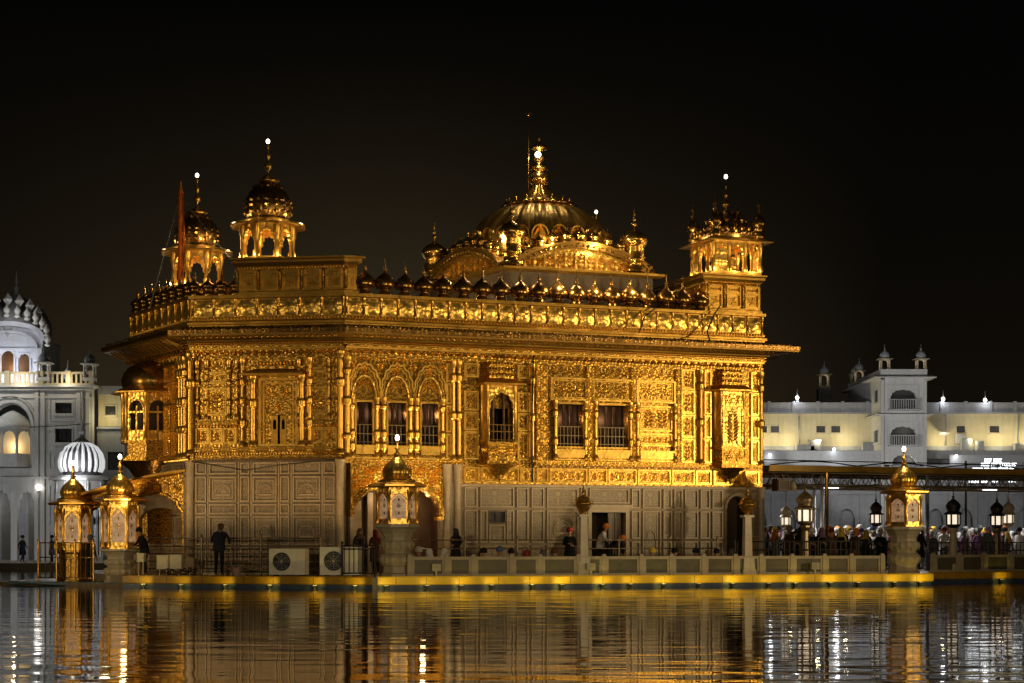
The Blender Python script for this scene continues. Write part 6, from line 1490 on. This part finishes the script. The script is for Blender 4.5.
# low floods on the platform washing the gilded storey and the eaves
for x, pw in ((4.3,1.0),(8.3,1.0),(12.0,1.0),(15.2,.5)):
    p = fpt(ME, x, 1.0, 1.78); q = fpt(MF, x-2.2, 0, 7.2); flood((p.x,p.y,p.z), tuple(q), 660*pw, 105, (1,.74,.36), .12)
for x, pw in ((.2,1.0),(2.9,1.0),(5.4,1.0)):
    p = fpt(MA, x, -2.3, 1.5); q = fpt(MA, x, 0, 6.8); flood((p.x,p.y,p.z), tuple(q), 260*pw, 120, (1,.66,.27), .12)
p = fpt(MF, 1.9, -1.6, 3.0); q = fpt(MF, 1.9, 0, 5.2); flood((p.x,p.y,p.z), tuple(q), 430, 120, (1,.76,.38), .12)
p = fpt(MBK, 3.5, -2.6, 2.8); q = fpt(MBK, 2.5, 0, 6.8); flood((p.x,p.y,p.z), tuple(q), 420, 90, (1,.70,.30), .12)
# roof lamps, plus points added to brighten the domes
for c, r, n in (((-8.84,65.2,11.9),1.25,4),((-12.07,69.0,11.45),1.25,4)):
    lamp('turret_light', 'POINT', c, 70, (1,.74,.36), .08)
    for k in range(n):
        a = -pi*.95+pi*.9*k/(n-1); lamp('turret_light', 'POINT', (c[0]+r*cos(a),c[1]+r*sin(a),c[2]-.05), 36, (1,.74,.36), .06)
c = Vector(c0); lamp('turret_light', 'POINT', (c.x,c.y,12.3), 45, (1,.74,.36), .08)
for dx, dy in ((-1.35,-.9),(-1.45,.3),(-.4,-1.45),(.5,-1.2),(1.2,-.9)): lamp('turret_light', 'POINT', (c.x+dx,c.y+dy,11.95), 17, (1,.74,.36), .06)
for c, r, z in (((-8.84,65.2),1.28,13.2),((-12.07,69.0),1.28,12.85),((c.x,c.y),1.35,13.25)):
    for k in range(4):
        a = -pi*.97+pi*.94*k/3; lamp('dome_foot_fill', 'POINT', (c[0]+r*cos(a),c[1]+r*sin(a),z), 9, (1,.78,.42), .05)  # added points at eave level to pick out the dome leaves
for u in (.25,.5,.75): p = q0+(q1-q0)*u; lamp('gable_light', 'POINT', (p.x+.6,p.y-1.9,11.0), 62, (1,.72,.34), .1)
for u in (.2,.6): p = q0+(q3-q0)*u; lamp('gable_light', 'POINT', (p.x-1.5,p.y-.9,11.0), 48, (1,.72,.34), .1)
for u in (-.9,-.1,.7): lamp('dome_fill', 'POINT', (DC.x+.6+2.4*u,DC.y-3.3+.5*u,12.75), 105, (1,.76,.40), .1)  # unseen points added in front to brighten the great dome
lamp('dome_lamp', 'POINT', (DC.x-.05,DC.y-.75,16.55), 60, (1,.88,.66), .1)
for k in range(3): lamp('dome_lamp', 'POINT', (DC.x-.9+.9*k,DC.y-1.7,15.35), 10, (1,.85,.55), .04)
for x, y, z in ((-4.6,64.0,3.0),(-3.2,64.5,3.0)): lamp('arch_lamp', 'POINT', (x,y,z), 14, (1,.66,.32), .1)
p = fpt(MF, 1.9, -.9, 2.0); lamp('arch_lamp', 'POINT', tuple(p), 22, (1,.74,.36), .1)
lamp('porch_fill', 'POINT', (-12.6,65.6,2.6), 60, (1,.66,.3), .1); lamp('porch_fill', 'POINT', (-13.6,63.0,3.0), 25, (1,.7,.34), .1)  # unseen points added to brighten the left porch
for t_ in (.7,1.9,3.1,8.5,10.2): p = fpt(MF, t_, .75, 6.1); lamp('room_fill', 'POINT', tuple(p), 10, (1,.6,.3), .1)  # dim unseen points added behind the upper windows
# background
lamp('hall_flood', 'SPOT', (-38,106,1.0), 1450, (.95,.98,1), .4, (-33,YL,9), 100)
lamp('hall_flood', 'SPOT', (-35.5,115.2,13.2), 420, (.95,1,.97), .3, (-34,118,10.5), 120)
lamp('roof_flood', 'POINT', (-33.7,118.6,13.0), 70, (.93,.95,1), .2); lamp('roof_flood', 'POINT', (-34.6,YL+.6,12.2), 80, (.95,.95,1), .2); lamp('roof_flood', 'POINT', (-32.4,YL+.6,12.2), 80, (.95,.95,1), .2)
for x in (-36,-32,-29): lamp('parapet_light', 'POINT', (x,YL-1.0,12.0), 42, (1,.82,.55), .1)
lamp('crest_flood', 'POINT', (-33.0,YL+.2,16.3), 70, (1,.97,.9), .2); lamp('alcove_light', 'POINT', (-32.8,YL+.45,7.7), 40, (1,.72,.42), .1); lamp('chamber_light', 'POINT', (-33.7,YL+3.3,13.2), 60, (1,.75,.45), .1)
for x in (-40,-35,-31): lamp('porch_light', 'POINT', (x,YL+1.2,4.2), 25, (1,.95,.85), .15)
for x in (18.5,20.6,23,25.3,27.6,35.6,38,40.4,42.6,46,50): lamp('wall_uplight', 'POINT', (x,YR-1.3,9.8), 92, (1,.84,.46), .15)
for x in (14,24,36,46): lamp('court_light', 'SPOT', (x,118,7), 2100, (1,.97,.92), .5, (x+3,146,5.5), 80)
lamp('tower_flood', 'SPOT', (24,128,8), 3200, (1,.98,.94), .4, (30.7,150,11.5), 50)
# moonlight and sky
sun = lamp('moon', 'SUN', (0,0,60), .004, (.9,.93,1), 0); sun.data.angle = radians(.5); sun.rotation_euler = (radians(50),0,radians(-30))
w = bpy.data.worlds.new('World'); SC.world = w; w.use_nodes = True; nt = w.node_tree; nt.nodes.clear()
out = nt.nodes.new('ShaderNodeOutputWorld'); b1 = nt.nodes.new('ShaderNodeBackground'); b2 = nt.nodes.new('ShaderNodeBackground'); ad = nt.nodes.new('ShaderNodeAddShader')
sky = nt.nodes.new('ShaderNodeTexSky'); sky.sky_type = 'NISHITA'; sky.sun_disc = False; sky.sun_elevation = radians(-9); sky.sun_rotation = radians(200)
nt.links.new(sky.outputs[0], b1.inputs[0]); b1.inputs[1].default_value = .05
tc_ = N(nt, 'ShaderNodeTexCoord'); sp = N(nt, 'ShaderNodeSeparateXYZ'); nt.links.new(tc_.outputs['Generated'], sp.inputs[0])
el = ramp(nt, sp.outputs[2], .0, .30); az = mth(nt,'ABSOLUTE', mth(nt,'ADD', sp.outputs[0], .07)); azf = mth(nt,'SUBTRACT', 1.0, mth(nt,'MULTIPLY', ramp(nt, az, .02, .27), .9))
g = mth(nt,'MULTIPLY', mth(nt,'POWER', mth(nt,'SUBTRACT',1.0,el), 1.9), azf)
cm = mixc(nt, g, (.0012,.0012,.0011), (.074,.0510,.0245)); nt.links.new(cm, b2.inputs[0]); b2.inputs[1].default_value = 1.0
nt.links.new(b1.outputs[0], ad.inputs[0]); nt.links.new(b2.outputs[0], ad.inputs[1]); nt.links.new(ad.outputs[0], out.inputs[0])

# ------------------------------------------------------------------ camera and render settings
cd = bpy.data.cameras.new('camera'); cam = bpy.data.objects.new('camera', cd); COL.objects.link(cam)
cam.location = (0,0,1.6); cam.rotation_euler = (radians(90),0,0); cd.sensor_width = 36; cd.lens = 36*1800/1024; cd.shift_y = (540-341.5)/1024; cd.clip_start = .5; cd.clip_end = 1500
SC.camera = cam
SC.view_settings.view_transform = 'Standard'; SC.view_settings.look = 'None'; SC.view_settings.exposure = 0; SC.view_settings.gamma = 1
SC.render.engine = 'CYCLES'; SC.cycles.use_denoising = True; SC.cycles.sample_clamp_indirect = 4; SC.cycles.max_bounces = 6; SC.cycles.use_light_tree = True
